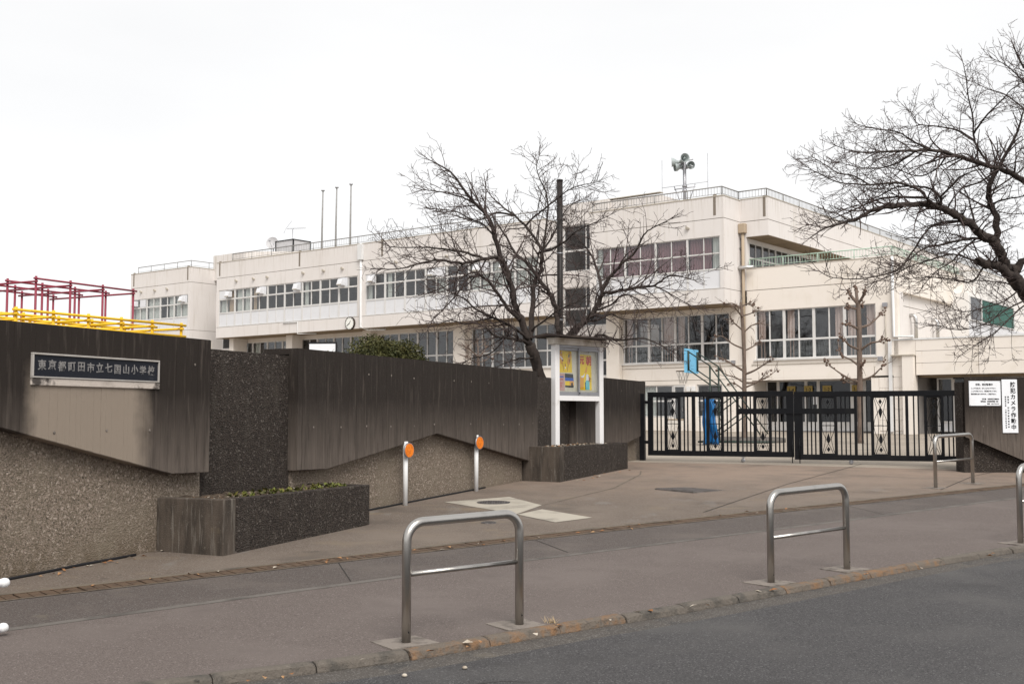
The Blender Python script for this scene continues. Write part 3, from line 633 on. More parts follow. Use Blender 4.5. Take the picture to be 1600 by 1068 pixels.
# ------------------------------------------------------------------ notice board
N_ANG = R(44.7); NB = thing('notice_board', 'white wooden notice board with a small roof and glazed sliding doors in the planter', 'notice board', (.807, 20.92, 0), N_ANG, lift=0)
nw = 1.364
for x in (0, nw - .115):
    m = MB(); m.box(x, x + .115, 0, .115, .82, 2.80); m.build('post', M['white_paint'], NB, .005)
m = MB(); m.box(.116, nw - .116, .01, .105, 1.755, 1.85); m.build('bottom_beam', M['white_paint'], NB, .004)
m = MB(); m.box(-.06, nw + .06, -.03, .145, 2.801, 2.90); m.build('cornice', M['pale_wood'], NB, .004)
m = MB(); m.slab([(-.2, 2.93), (nw + .2, 2.93), (nw + .2, 2.945), (-.2, 2.945)], -.30, -.02)
m.v = []; m.f = []; m.mi = []; m.sm = []
for sgn in (-1, 1):
    y0 = .0575; ye = y0 + sgn * .36
    m.prism([(-.2, min(y0, ye)), (nw + .2, min(y0, ye)), (nw + .2, max(y0, ye)), (-.2, max(y0, ye))], [2.925 if sgn < 0 else 2.955] * 2 + [2.955 if sgn < 0 else 2.925] * 2, [2.962 if sgn < 0 else 3.0] * 2 + [3.0 if sgn < 0 else 2.962] * 2)
m.build('roof', M['roof_brown'], NB)
m = MB(); m.slab([(-.05, 2.901), (-.05, 2.945), (-.05, 2.945), (-.05, 2.901)], -.0, .1); m.v = []; m.f = []; m.mi = []; m.sm = []
m.box(-.05, nw + .05, -.06, .18, 2.9015, 2.924); m.build('roof_board', M['pale_wood'], NB)
m = MB(); m.box(.117, nw - .117, .085, .10, 1.852, 2.755); m.build('pin_board', M['paper_cream'], NB)
fr = MB(); x0, x1 = .117, nw - .117; xm = (x0 + x1) / 2 - .02
for a, b, y in ((x0, xm + .03, .03), (xm - .0, x1, .008)):
    fr.box(a, b, y, y + .02, 2.70, 2.75); fr.box(a, b, y, y + .02, 1.853, 1.925); fr.box(a, a + .03, y, y + .02, 1.9252, 2.6998); fr.box(b - .03, b, y, y + .02, 1.9252, 2.6998)
fr.box(x0, x1, .0, .07, 2.7502, 2.798)
fr.build('door_frame', M['grey_metal'], NB, .002)
for a, b, y in ((x0 + .03, xm, .04), (xm + .03, x1 - .03, .018)):
    m = MB(); m.box(a, b, y, y + .004, 1.9255, 2.6995); m.build('pane', M['glass_clear'], NB)
m = MB(); m.lathe([(.013, -.005), (.013, .008)], (xm + .01, .0, 1.90), 'y', 10); m.build('lock', M['black_ink'], NB)
def bx(px): return x0 + (px - 60) / 885 * (x1 - x0)      # poster layout across the board
def bz(py): return 2.765 - (py - 60) * .000952
def paper(name, label, pieces, cat='poster'):
    """pieces: (outline, material, depth)"""
    t = thing(name, label, cat, (.807, 20.92, 0), N_ANG, lift=0)
    for nm, pts, mt, y in pieces:
        m = MB(); P = [(bx(a), bz(b)) for a, b in pts]
        ar = sum(P[i][0] * P[(i + 1) % len(P)][1] - P[(i + 1) % len(P)][0] * P[i][1] for i in range(len(P)))
        if ar < 0: P = P[::-1]
        m.slab(P, .084 - y - .0008, .084 - y); m.build(nm, M[mt], t)
    return t
def rect(a, b, c, d): return [(a, b), (c, b), (c, d), (a, d)]
paper('poster', 'yellow poster with two tan paddles in the left door of the notice board', [
    ('sheet', [(85, 125), (385, 140), (398, 560), (92, 566)], 'paper_yellow', .001),
    ('paddle', [(105, 180), (165, 135), (215, 330), (165, 405), (150, 390)], 'paper_orange', .003), ('stick', [(185, 380), (200, 380), (222, 540), (214, 540)], 'paper_brown', .0035),
    ('paddle', [(325, 140), (383, 195), (350, 400), (310, 410), (285, 370)], 'paper_orange', .003), ('stick', [(308, 400), (322, 400), (292, 545), (284, 540)], 'paper_brown', .0035),
    ('drawing', [(130, 250), (150, 245), (200, 300), (185, 345), (175, 310)], 'sign_white', .0045), ('drawing', [(180, 310), (200, 305), (198, 340), (182, 345)], 'paper_black', .0055), ('drawing', rect(150, 165, 175, 190), 'paper_pink', .0045),
    ('drawing', [(315, 210), (340, 200), (335, 260), (312, 255)], 'net_green', .0045), ('drawing', [(325, 300), (355, 290), (350, 365), (322, 350)], 'paper_brown', .0045),
    ('drawing', [(235, 390), (262, 395), (256, 440), (240, 440)], 'paper_brown', .003), ('drawing', [(232, 450), (265, 450), (250, 500)], 'sign_white', .003)])
t = paper('poster', 'pink text sheet at the lower left of the notice board', [('sheet', rect(70, 585, 236, 925), 'paper_pink', .001), ('heading', rect(78, 636, 210, 662), 'paper_blue', .003)])
for k, tx in enumerate(('おもちゃを大切に', 'あそぶ', 'みんなでなかよく', '学校をきれいに', 'あいさつをする', '七国山小')):
    lettering(tx, .027, M['paper_red'], t, (bx(78), .081, bz(700 + k * 36)), align='LEFT', width=.72)
paper('poster', 'small sunset picture in black, blue and orange bands in the notice board', [
    ('band', [(240, 580), (418, 588), (428, 668), (242, 662)], 'paper_black', .001), ('band', [(243, 662), (428, 668), (432, 726), (246, 728)], 'paper_blue', .001), ('band', [(246, 728), (340, 727), (338, 818), (246, 816)], 'paper_yellow', .001), ('band', [(340, 727), (432, 726), (438, 815), (338, 818)], 'paper_orange', .001), ('band', [(246, 816), (438, 815), (425, 858), (248, 852)], 'paper_black', .001), ('tree_shape', [(372, 815), (380, 750), (392, 770), (418, 735), (412, 770), (418, 815)], 'paper_black', .003)])
t = paper('poster', 'tall yellow poster with two red characters in the right door of the notice board', [
    ('sheet', [(553, 180), (825, 195), (838, 900), (558, 900)], 'paper_yellow', .001),
    ('drawing', rect(560, 640, 657, 880), 'paper_orange', .003), ('drawing', [(700, 700), (785, 690), (788, 895), (698, 895)], 'paper_cyan', .003), ('drawing', [(712, 590), (740, 575), (765, 600), (768, 700), (705, 705)], 'sign_white', .0045),
    ('drawing', [(760, 605), (785, 640), (822, 665), (800, 685), (805, 740), (782, 715), (755, 735), (770, 680)], 'paper_brown', .006), ('drawing', [(680, 740), (697, 740), (697, 890), (690, 890)], 'paper_black', .0045),
    ('drawing', [(588, 605), (610, 625), (650, 600), (672, 560), (672, 615), (640, 655), (600, 645)], 'sign_white', .0045), ('drawing', [(675, 540), (715, 430), (735, 430), (728, 540), (700, 560)], 'paper_orange', .003)])
lettering('元', .17, M['paper_red'], t, (bx(612), .079, bz(312)), thick=.006, width=.8); lettering('朝', .19, M['paper_red'], t, (bx(768), .079, bz(325)), thick=.005, width=.85)

# dry leaves and litter on the pavement and along the drain
def litter(name, label, cat, spots, mats, seed, size):
    r = random.Random(seed); m = MB()
    for (x, y) in spots:
        g = ground_z(y) + .010; a = r.uniform(0, 6.28); l = size * r.uniform(.6, 1.3); w = l * r.uniform(.35, .6); mi = r.randrange(len(mats))
        d = Vector((math.cos(a), math.sin(a), r.uniform(-.1, .25))); s = Vector((-d.y, d.x, r.uniform(-.3, .4))) * w; p = Vector((x, y, g))
        m.tri(p - d * l, p + s + Vector((0, 0, l * .25)), p + d * l, mi); m.tri(p - d * l, p + d * l, p - s + Vector((0, 0, l * .2)), mi)
    return tag(m.build(name, [M[q] for q in mats]), label, cat, kind='stuff')
rl = random.Random(21); sp = []
for k in range(60):
    f = rl.random() ** 1.8; x = -5.2 + f * 9; y = 7.74 + (x + 5.2) * .83; sp.append((x + rl.gauss(0, .03), y + rl.gauss(0, .09)))
for k in range(22): t = rl.uniform(-.2, 2.0); sp.append(wpt(t, rl.uniform(.03, .22)))
for k in range(16): sp.append(wpt(rl.uniform(11.2, 14.8), .80 + rl.uniform(0, .2)))
for k in range(26): i = rl.uniform(-1.5, 5); sp.append((i, 6.62 + (i + 1.47) * .77 - rl.uniform(.2, .42)))
litter('fallen_leaves', 'dry brown leaves scattered along the drain, the wall foot and the kerb', 'fallen leaves', sp, ['dry_leaf', 'dry_leaf', 'pale_litter'], 5, .030)
for (x, y), lab in (((-.62, 6.62), 'small white pebble in the gutter, left one below the nearest rail'), ((-.28, 6.80), 'small white pebble in the gutter, right one below the nearest rail')):
    m = MB(); m.lathe([(.003, -.009), (.013, -.006), (.017, .002), (.010, .009), (.002, .011)], n=9); tag(m.build('pebble', M['pale_litter'], None, loc=(x, y, ground_z(y) - .038)), lab, 'pebble')
m = MB(); r = random.Random(4)
for k in range(34):
    a = r.uniform(0, 6.28); l = r.uniform(.03, .075); d = Vector((math.cos(a) * .9, math.sin(a) * .6, r.uniform(.5, 1.1))).normalized(); s = Vector((-d.y, d.x, 0)).normalized() * .003; p = Vector((r.gauss(0, .02), r.gauss(0, .012), 0))
    m.tri(p - s, p + s, p + d * l)
tag(m.build('grass_tuft', M['straw'], None, loc=(.27, 7.89, ground_z(7.89))), 'small dry tuft of grass behind the kerb right of the nearest rail', 'grass tuft')
# ------------------------------------------------------------------ school building
# building frame: x along the front to the right, y into the depth, z absolute (lifted by BZ)
BZ = .77; B_ANG = math.atan2(-.6172, .7868); BQ = (16.972, 50.0)
SB = thing('school_building', 'three-storey cream concrete school building with overhanging top floor', 'school building', (*BQ, BZ), B_ANG, lift=BZ)
def bpt(a, b): return (BQ[0] + .7868 * a + .6172 * b, BQ[1] - .6172 * a + .7868 * b)
def part(name, boxes, mt, bevel=0):
    for b in boxes: m = MB(); m.box(*b); o = m.build(name, M[mt], SB, bevel)
    return o
F1 = -1.73
def curtain_mesh(w, h, folds, depth=.05, flare=0):
    m = MB(); n = folds * 6
    for i in range(n + 1):
        u = i / n; y = depth * math.sin(u * folds * 2 * math.pi) + .01 * math.sin(i * 1.7)
        k = 1 - flare * .5
        m.v += [(u * w, y, 0), ((u * k + flare * .25) * w, y * .8, h)]
    for i in range(n): m.face([2 * i, 2 * i + 2, 2 * i + 3, 2 * i + 1], 0, True)
    return m
CURT = {}
def curtain(win, x, z, w, h, mt, y=.16):
    key = (round(w, 2), round(h, 2), mt)
    if key not in CURT: CURT[key] = curtain_mesh(w, h, max(2, int(w / .14))).mesh('curtain', M[mt])
    link('curtain', CURT[key], win, loc=(x, y, z))
BOXM = {}
def boxmesh(name, w, d, h, mt, y0=0):
    key = (name, round(w, 3), round(d, 3), round(h, 3), mt)
    if key not in BOXM: m = MB(); m.box(0, w, y0, y0 + d, 0, h); BOXM[key] = m.mesh(name, M[mt])
    return BOXM[key]
WIN = {}; rb = random.Random(5)
def window(a0, a1, z0, z1, b, rows, cols, glass='glass', frame=.05, mull=.11, solid=(), ajar=None, parent=None, rot=0):
    """rows: heights of the rows from below; cols per row; solid rows are opaque sill panels"""
    w = a1 - a0; key = (round(w, 2), round(z1 - z0, 2), tuple(rows), cols, frame, mull)
    if key not in WIN:
        m = MB(); h = z1 - z0; m.box(0, mull / 2, -.03, .05, 0, h); m.box(w - mull / 2, w, -.03, .05, 0, h); z = 0
        m.box(mull / 2, w - mull / 2, -.02, .05, h - frame, h); m.box(mull / 2, w - mull / 2, -.045, .05, 0, frame)
        for k, r in enumerate(rows):
            t, e = z, z + r
            if k: m.box(mull / 2, w - mull / 2, -.025, .045, t - frame * .8, t + frame * .8)
            for c in range(1, cols):
                x = w * c / cols; m.box(x - frame * .5, x + frame * .5, -.015, .035, t + frame * .81, e - frame * .81)
            z = e
        WIN[key] = m.mesh('window', M['window_frame'])
    o = link('window', WIN[key], parent or SB, loc=(a0, b, z0 - BZ), rot=(0, 0, rot))
    z = 0
    for k, r in enumerate(rows):
        cw = (w - mull) / cols
        for c in range(cols):
            x = mull / 2 + cw * c
            if k in solid: link('sill_panel', boxmesh('sill_panel', cw - .016, .02, r - .02, 'sill_panel'), o, loc=(x + .008, .002, z + .01))
            else: link('pane', boxmesh('pane', cw - .01, .008, r - .01, glass), o, loc=(x + .005, .012 + .01 * (c % 2), z + .005), rot=(rb.uniform(-.012, .012), 0, rb.uniform(-.008, .008) * min(1, .3 / cw ** 2)))
        z += r
    return o
def bay_row(a0, a1, n, hoods=(), cur={}, first=0):
    """third-floor bays: sill panels, opening panes, upper lights"""
    w = (a1 - a0) / n
    for k in range(n):
        o = window(a0 + k * w, a0 + (k + 1) * w, 7.56, 10.08, F1 + .06, (.95, .93, .64), 2, solid=(0,), frame=.06, mull=.13)
        c = cur.get(k, '')
        for q in c:
            side, mt = q[0], {'w': 'curtain_white', 't': 'curtain_tan', 'm': 'curtain_mauve'}[q[1]]
            if side == 'L': curtain(o, .08, .95, w * .42, 1.55, mt)
            elif side == 'R': curtain(o, w * .54, .95, w * .42, 1.55, mt)
            elif side == 'l': curtain(o, .08, .95, w * .2, 1.55, mt)
            elif side == 'A': curtain(o, .05, .95, w * .93, 1.55, mt)
def block(name, a0, a1, win):
    # apron below the windows, end piers, wall above with a joint, parapet cap
    part('apron_wall', [(a0, a1, F1, .2, 6.83, 7.535)], 'wall_beige')
    part('joint', [(a0 + .02, a1 - .02, F1 + .025, .18, 7.536, 7.559)], 'groove')
    piers = []; e = a0
    for w0, w1 in win: piers.append((e, w0, F1, F1 + .5, 7.56, 10.08)); e = w1
    piers.append((e, a1, F1, F1 + .5, 7.56, 10.08))
    part('pier', piers, 'wall_beige')
    part('upper_wall', [(a0, a1, F1, F1 + .35, 10.081, 10.915)], 'wall_beige')
    part('joint', [(a0 + .02, a1 - .02, F1 + .025, F1 + .33, 10.916, 10.944)], 'groove')
    part('parapet', [(a0, a1, F1, F1 + .3, 10.945, 11.98)], 'wall_beige')
    part('parapet_cap', [(a0 - .02, a1 + .02, F1 - .02, F1 + .32, 11.981, 12.03)], 'coping')
    part('ceiling', [(a0 + .02, a1 - .02, F1 + .36, 9, 10.1, 10.3)], 'interior_pale')
    part('floor_slab', [(a0 + .02, a1 - .02, .21, 9, 7.2, 7.5)], 'interior')
    part('back_wall', [(a0 + .02, a1 - .02, 5.0, 5.2, 7.501, 10.099)], 'interior')
    part('roof_slab', [(a0 + .02, a1 - .02, F1 + .31, 12, 11.2, 11.4)], 'coping')
    part('side_wall', [(a1 - .25, a1, F1 + .501, 12, 7.56, 10.08), (a1 - .25, a1, F1 + .351, 12, 10.081, 10.915), (a1 - .25, a1, .201, 12, .4, 7.535), (a0, a0 + .25, F1 + .501, 12, .4 + 6.5, 10.915)], 'wall_beige')
    part('joint', [(a1 - .23, a1 - .02, F1 + .34, 12, 10.916, 10.944), (a1 - .23, a1 - .02, .2, 12, 7.536, 7.559)], 'groove')
    part('parapet', [(a1 - .3, a1, F1 + .301, 12, 10.945, 11.98)], 'wall_beige')
    part('parapet_cap', [(a1 - .32, a1 + .02, F1 + .321, 12, 11.981, 12.03)], 'coping')
block('left', -56.2, -48.96, [(-55.85, -49.2)])
block('middle', -46.0, -18.04, [(-45.75, -32.2), (-31.55, -18.4)])
block('right', -15.1, -7.414, [(-14.75, -7.62)])
bay_row(-55.85, -49.2, 4, cur={0: ('Aw',), 1: ('Aw',), 2: ('Rw',), 3: ('Aw',)})
bay_row(-45.75, -32.2, 8, cur={0: ('Lw', 'Rt'), 1: ('Lw', 'Rw'), 2: ('lt',), 5: ('lw',)})
bay_row(-31.55, -18.4, 8, cur={0: ('lw',), 1: ('lw',), 3: ('Rw',), 5: ('Rw', 'Lw'), 6: ('Aw',), 7: ('Aw',)})
for k in range(4):      # right block: taller lights over deep mauve curtains
    w = (7.13) / 4; o = window(-14.75 + k * w, -14.75 + (k + 1) * w, 7.56, 10.08, F1 + .06, (.94, .76, .82), 2, frame=.04, mull=.10, solid=(0,))
    if k == 3: curtain(o, .05, .95, w * .66, 1.55, 'curtain_mauve'); curtain(o, w * .73, .95, w * .25, 1.55, 'curtain_white')
    elif k == 0: curtain(o, w * .2, .95, w * .75, 1.55, 'curtain_mauve'); curtain(o, .05, .95, w * .14, 1.55, 'curtain_white')
    else: curtain(o, .05, .95, w * .92, 1.55, 'curtain_mauve')
def hood_mesh():
    m = MB(); b = len(m.v)
    P = [(0, 0), (0, .38), (-.22, .38), (-.34, .06), (-.34, 0)]
    m.v += [(0, y, z) for y, z in P] + [(.42, y, z) for y, z in P]; n = 5
    m.face([b + k for k in range(n)]); m.face([b + n + k for k in range(n)][::-1])
    for k in range(n): m.face([b + (k + 1) % n, b + k, b + n + k, b + n + (k + 1) % n], 1 if k == 3 else 0)
    m.box(.03, .39, -.352, -.341, .004, .056, 1)
    return m.mesh('vent_hood', [M['sill_panel'], M['coping']])
HM = hood_mesh()
for a in (-55.65, -49.95): link('vent_hood', HM, SB, loc=(a, F1 + .02, 9.56 - BZ))
for a in (-44.75, -41.45, -37.0 - .85, -33.75, -31.1, -26.2, -22.8, -20.9): link('vent_hood', HM, SB, loc=(a, F1 + .02, 9.56 - BZ))
for w0, n, ww, ks in ((-55.85, 4, 1.6625, (0, 3)), (-45.75, 8, 1.694, (0, 2, 4, 7)), (-31.55, 8, 1.644, (0, 3, 5, 6))):      # blanking boards behind the hoods
    for k in ks: link('blanking_board', boxmesh('blanking_board', ww * .42, .02, .54, 'sill_panel'), SB, loc=(w0 + k * ww + (.07 if k in (0, 7) and n == 8 else ww * .5), F1 + .028, 9.49 - BZ))
vc = MB(); vc.slab([(0, 0), (.16, 0), (.16, .07), (0, .16)], -.13, 0); VC = vc.mesh('vent_cap', M['coping'])
for a in (-54.9, -53.2, -51.7, -43.9, -42.1, -40.7, -37.2, -35.3, -33.6, -9.4, -29.0, -25.0): link('vent_cap', VC, SB, loc=(a, F1, 10.55 - BZ))
sl = MB(); sl.box(0, .14, -.006, .1, 0, 1.02); SL = sl.mesh('overflow_slot', M['groove'])
for a in (-55.9, -49.35, -45.75, -37.6, -30.2, -7.95): link('overflow_slot', SL, SB, loc=(a, F1, 11.08 - BZ))
link('overflow_slot', SL, SB, loc=(-6.2, 0, 11.08 - BZ))
# stair bays between the blocks
for a0, a1, b in ((-48.96, -46.0, 1.0), (-18.04, -15.1, 0.0)):
    part('stair_wall', [(a0, a1, b, b + .3, 8.45, 9.3), (a0, a1, b, b + .3, 5.5, 6.3), (a0, a1, b, b + .3, .4, 3.6), (a0, a1, b, b + .3, 11.85, 13.0)], 'wall_beige')
    part('stair_back', [(a0, a1, b + 3, b + 3.2, .4, 13.0)], 'interior')
    for z0, z1 in ((9.3, 11.85), (6.3, 8.45), (3.6, 5.5)): window(a0 + .02, a1 - .02, z0, z1, b + .1, ((z1 - z0) * .45, (z1 - z0) * .55), 2, 'glass_dark', .06, .12)
# penthouses
m = MB(); m.prism([(-49.1, .3), (-45.6, .3), (-43.4, 4), (-43.4, 9), (-49.1, 9)], 11.2, [13.0, 13.0, 13.25, 13.25, 13.0]); m.build('penthouse', M['wall_beige'], SB)
m = MB(); m.prism([(-18.0, .31), (-12.1, .31), (-12.1, 8), (-18, 8)], 11.41, [13.02, 12.93, 12.93, 13.02]); m.build('penthouse', M['wall_beige'], SB)
part('penthouse_cap', [(-18.05, -12.05, .26, .6, 13.03, 13.07)], 'coping')

# second floor under the overhang, ground floor
def second_floor(a0, n, w, cur={}):
    for k in range(n):
        o = window(a0 + k * w, a0 + (k + 1) * w, 4.2, 6.56, .10, (.9, 1.46), 2, frame=.055, mull=.13)
        for q in cur.get(k, ()):
            if q == 'L': curtain(o, .10, .03, w * .24, 2.28, 'curtain_pink')
            if q == 'R': curtain(o, w * .66, .03, w * .28, 2.28, 'curtain_pink')
            if q == 'H': curtain(o, w * .5, .03, w * .46, 2.28, 'curtain_pink')
            if q == 'B': curtain(o, .07, .03, w * .88, .85, 'blind', .12)
            if q == 'W': curtain(o, .10, .03, w * .3, 2.28, 'curtain_white')
second_floor(-14.22, 4, 1.54, {0: ('L', 'B'), 1: ('H', 'B'), 2: ('L', 'B'), 3: ('B',)})
curtain_o = None
second_floor(-6.72, 4, 1.48, {0: ('L', 'B'), 1: ('l', 'L', 'B'), 2: ('B', 'R'), 3: ('L', 'R', 'B')})
for a0 in (-46.0 + .15, -39.30, -31.97, -24.6): second_floor(a0, 4, 1.55, {1: ('W',), 3: ('R',)} if a0 < -40 else {})
part('second_floor_wall', [(-56.2, -48.97, 0, .3, .4, 6.829), (-45.99, -18.05, 0, .3, 3.3, 4.199), (-45.99, -18.05, 0, .3, 6.561, 6.829), (-15.09, -7.1, 0, .3, 3.3, 4.199), (-15.09, -7.1, 0, .3, 6.561, 6.829), (-15.09, -14.22, -.02, .3, 4.2, 6.56), (-8.06, -7.1, 0, .3, 4.2, 6.56), (-7.1, .18, 0, .3, 3.3, 4.199), (-7.1, -6.72, 0, .3, 4.2, 6.549), (-.8, .18, 0, .3, 4.2, 6.549)], 'wall_warm')
part('second_floor_wall', [(-39.65, -39.3, 0, .3, 4.2, 6.56), (-33.1, -31.97, -.0, .3, 4.2, 6.56), (-25.77, -24.6, 0, .3, 4.2, 6.56), (-18.4, -18.05, 0, .3, 4.2, 6.56)], 'wall_warm')
part('column', [(-45.2, -44.75, -1.2, -.05, .4, 6.828), (-33.0, -32.3, -.5, -.002, .4, 6.828), (-25.65, -24.75, -.35, -.002, .4, 6.828), (-15.05, -14.25, -.3, -.022, .4, 6.828), (-39.7, -39.1, -.9, -.002, .4, 6.828)], 'wall_warm')
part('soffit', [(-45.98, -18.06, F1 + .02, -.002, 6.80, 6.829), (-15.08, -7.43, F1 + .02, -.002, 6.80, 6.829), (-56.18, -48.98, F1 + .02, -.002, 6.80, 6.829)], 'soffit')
part('sill_ledge', [(-14.3, -7.95, -.09, -.001, 4.13, 4.195), (-6.75, -.75, -.09, -.001, 4.13, 4.195), (-46, -18.1, -.09, -.001, 4.13, 4.195)], 'window_frame')
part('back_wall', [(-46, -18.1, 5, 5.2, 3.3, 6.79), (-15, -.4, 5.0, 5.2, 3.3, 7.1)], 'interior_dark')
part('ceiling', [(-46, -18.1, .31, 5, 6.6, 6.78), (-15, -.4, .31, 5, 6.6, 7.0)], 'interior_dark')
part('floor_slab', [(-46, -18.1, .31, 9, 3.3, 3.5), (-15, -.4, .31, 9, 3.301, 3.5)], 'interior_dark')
part('conduit', [(-15, -7.2, -.03, -.003, 3.93, 3.96), (-6.9, -.8, -.03, -.003, 3.93, 3.96), (-14.95, -14.9, -.045, -.023, 3.9, 6.0)], 'coping')
# ground floor below the right block: windows and a white door
part('ground_floor_wall', [(-15.09, -13.2, 0, .3, .4, 3.275), (-13.2, -11.25, 0, .3, .4, 1.45), (-10.55, -9.9, 0, .3, .4, 3.275), (-9.9, -8.5, 0, .3, .4, 1.45), (-8.5, -7.1, 0, .3, .4, 3.275), (-13.2, -10.55, 0, .3, 3.06, 3.275), (-9.9, -8.5, 0, .3, 3.06, 3.275), (-45.99, -18.05, 0, .3, .4, 3.275)], 'wall_warm')
part('joint', [(-15.07, -7.12, .03, .28, 3.276, 3.299), (-45.97, -18.07, .03, .28, 3.276, 3.299)], 'groove')
o = window(-13.2, -11.28, 1.46, 3.05, .08, (.8, .79), 2); curtain(o, .1, .02, .8, 1.5, 'curtain_white')
window(-9.9, -8.5, 1.46, 3.05, .08, (.8, .79), 2)
d = thing('x', None, None); bpy.data.objects.remove(d)
m = MB(); m.box(-11.24, -11.16, .02, .12, .80, 3.05); m.box(-10.64, -10.56, .02, .12, .80, 3.05); m.box(-11.158, -10.642, .02, .12, 2.96, 3.05); m.box(-11.158, -10.642, .04, .10, .80, 1.30); dr = m.build('side_door', M['window_frame'], SB)
m = MB(); m.box(-11.15, -10.65, .06, .068, 1.302, 2.955).move((0, 0, -BZ)); m.build('pane', M['glass'], dr)
m = MB(); m.box(-10.72, -10.69, -.02, .039, 1.75, 1.9).move((0, 0, -BZ)); m.build('handle', M['steel'], dr)
for a in (-10.42, -10.14):
    m = MB(); m.slab([(a, 2.72), (a + .2, 2.72), (a + .2, 2.98), (a, 2.98)], -.14, -.002); m.build('wall_lamp', M['white_metal'], SB, .02)
part('wall_tile', [(-8.45, -7.85, -.015, -.001, z, z + .44) for z in (.85, 1.305, 1.76, 2.215, 2.67)], 'wall_warm')
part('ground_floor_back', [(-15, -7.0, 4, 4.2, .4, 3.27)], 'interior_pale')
# entrance with the class-room doors
part('entrance_reveal', [(-7.1, -6.9, .0, 1.8, .4, 3.275), (-1.05, -.85, .301, 1.8, .4, 3.275)], 'wall_warm')
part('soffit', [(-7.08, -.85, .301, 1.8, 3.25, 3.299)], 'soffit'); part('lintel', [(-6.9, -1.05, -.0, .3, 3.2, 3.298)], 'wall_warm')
part('entrance_back', [(-7.0, -.9, 4.6, 4.8, .4, 3.24)], 'interior')
part('floor_slab', [(-7.0, -.9, 1.4, 4.6, .6, .80)], 'interior')
edges = [-6.88, -6.25, -4.82, -4.2, -2.55, -1.95, -1.06]
for k in range(6):
    a, b = edges[k], edges[k + 1]; w = b - a; m = MB(); z0, z1 = .80, 3.248; f = .075
    m.box(0, f, 0, .07, 0, z1 - z0); m.box(w - f, w - .002, 0, .07, 0, z1 - z0); m.box(f, w - f, 0, .07, z1 - z0 - .09, z1 - z0); m.box(f, w - f, 0, .07, 0, .42); m.box(f, w - f, .0, .07, 1.76, 1.83)
    o = m.build('glazed_door', M['window_frame'], SB, loc=(a, 1.5, z0 - BZ))
    for q0, q1 in ((.425, 1.755), (1.835, z1 - z0 - .095)): link('pane', boxmesh('pane', w - 2 * f - .004, .008, q1 - q0, 'glass_dark'), o, loc=(f + .002, .03, q0))
for a, tx, tilt in ((-5.55, '1-4', 0), (-4.68, '1-3', 0), (-3.75, '1-2', R(4)), (-2.32, '1-1', 0), (2.35, '4', 0)):
    b = 1.46 if a < 0 else 1.66
    t = thing('class_sign', {'1-4': 'yellow class card at the left of the glazed entrance doors', '1-3': 'yellow class card reading 1-3 above the entrance doors', '1-2': 'tilted yellow class card reading 1-2 above the entrance doors', '1-1': 'yellow class card reading 1-1 half hidden by the right bare trunk', '4': 'yellow card reading 4 in the dark porch left of the right wall'}[tx], 'class card', (*bpt(a, b), 0), B_ANG, lift=0)
    m = MB(); m.box(-.21, .21, -.015, 0, 2.56, 2.94); m.build('card', M['paper_yellow'] if False else M['card'] if 'card' in M else M.setdefault('card', material('card', (.36, .27, .09), [((.31, .23, .07), 4, .5, .7)], .7)), t).rotation_euler = (0, 0, 0)
    t.rotation_euler = (0, 0, B_ANG)
    lettering(tx, .22, M['black_ink'], t, (0, -.0165, 2.75), thick=.004)
m = MB(); m.box(-4.45, -4.25, 1.47, 1.485, 2.05, 2.42); m.build('door_notice', M['sign_white'], SB)
# wing: parapet, terrace, pillar with tiles
part('wing_wall', [(-7.1, .18, 0, .3, 6.55, 7.53)], 'wall_warm'); part('joint', [(-7.08, .16, .03, .28, 7.531, 7.559)], 'groove')
part('terrace_parapet', [(-7.1, .18, 0, .25, 7.56, 8.60), (-.12, .18, .251, 9.9, 7.06, 8.62)], 'wall_warm'); part('parapet_cap', [(-7.1, -.14, -.015, .26, 8.601, 8.64), (-.14, .2, -.015, 9.9, 8.621, 8.66)], 'coping')
part('terrace_floor', [(-7.0, -.15, .31, 9.9, 7.3, 7.5)], 'coping')
part('wing_side_wall', [(-.35, -.05, .301, 8, 4.86, 6.48), (-.35, -.05, .301, 8, 6.51, 7.055), (-.12, .18, .301, .8, .4, 7.055)], 'wall_beige'); part('joint', [(-.33, -.07, .302, 8, 6.481, 6.509)], 'groove')
part('wall_seam', [(-.62, -.60, -.004, .1, 7.56, 8.60)], 'groove')
part('pillar', [(-1.05, -.72, -.03, .3, .4, 3.199), (.42, .9, -.25, .3, .4, 4.14), (.18, .42, .02, .3, .4, 4.14), (-.72, .18, .02, .3, .4, 3.19)], 'wall_warm')
for a0, a1 in ((-.70, -.27), (-.05, .40)):
    for k, z in enumerate((.85, 1.325, 1.80, 2.275, 2.75, 3.225, 3.70)):
        if a0 < -.5 and k > 4: continue
        link('wall_tile', boxmesh('wall_tile', a1 - a0, .03, .462, 'wall_warm', -.012), SB, loc=(a0, 0, z - BZ))
part('downpipe', [(-.23, -.09, -.11, -.003, .8, 4.86)], 'coping_white')
part('porch_cap', [(-.08, .95, -.30, .30, 4.141, 4.19)], 'coping')
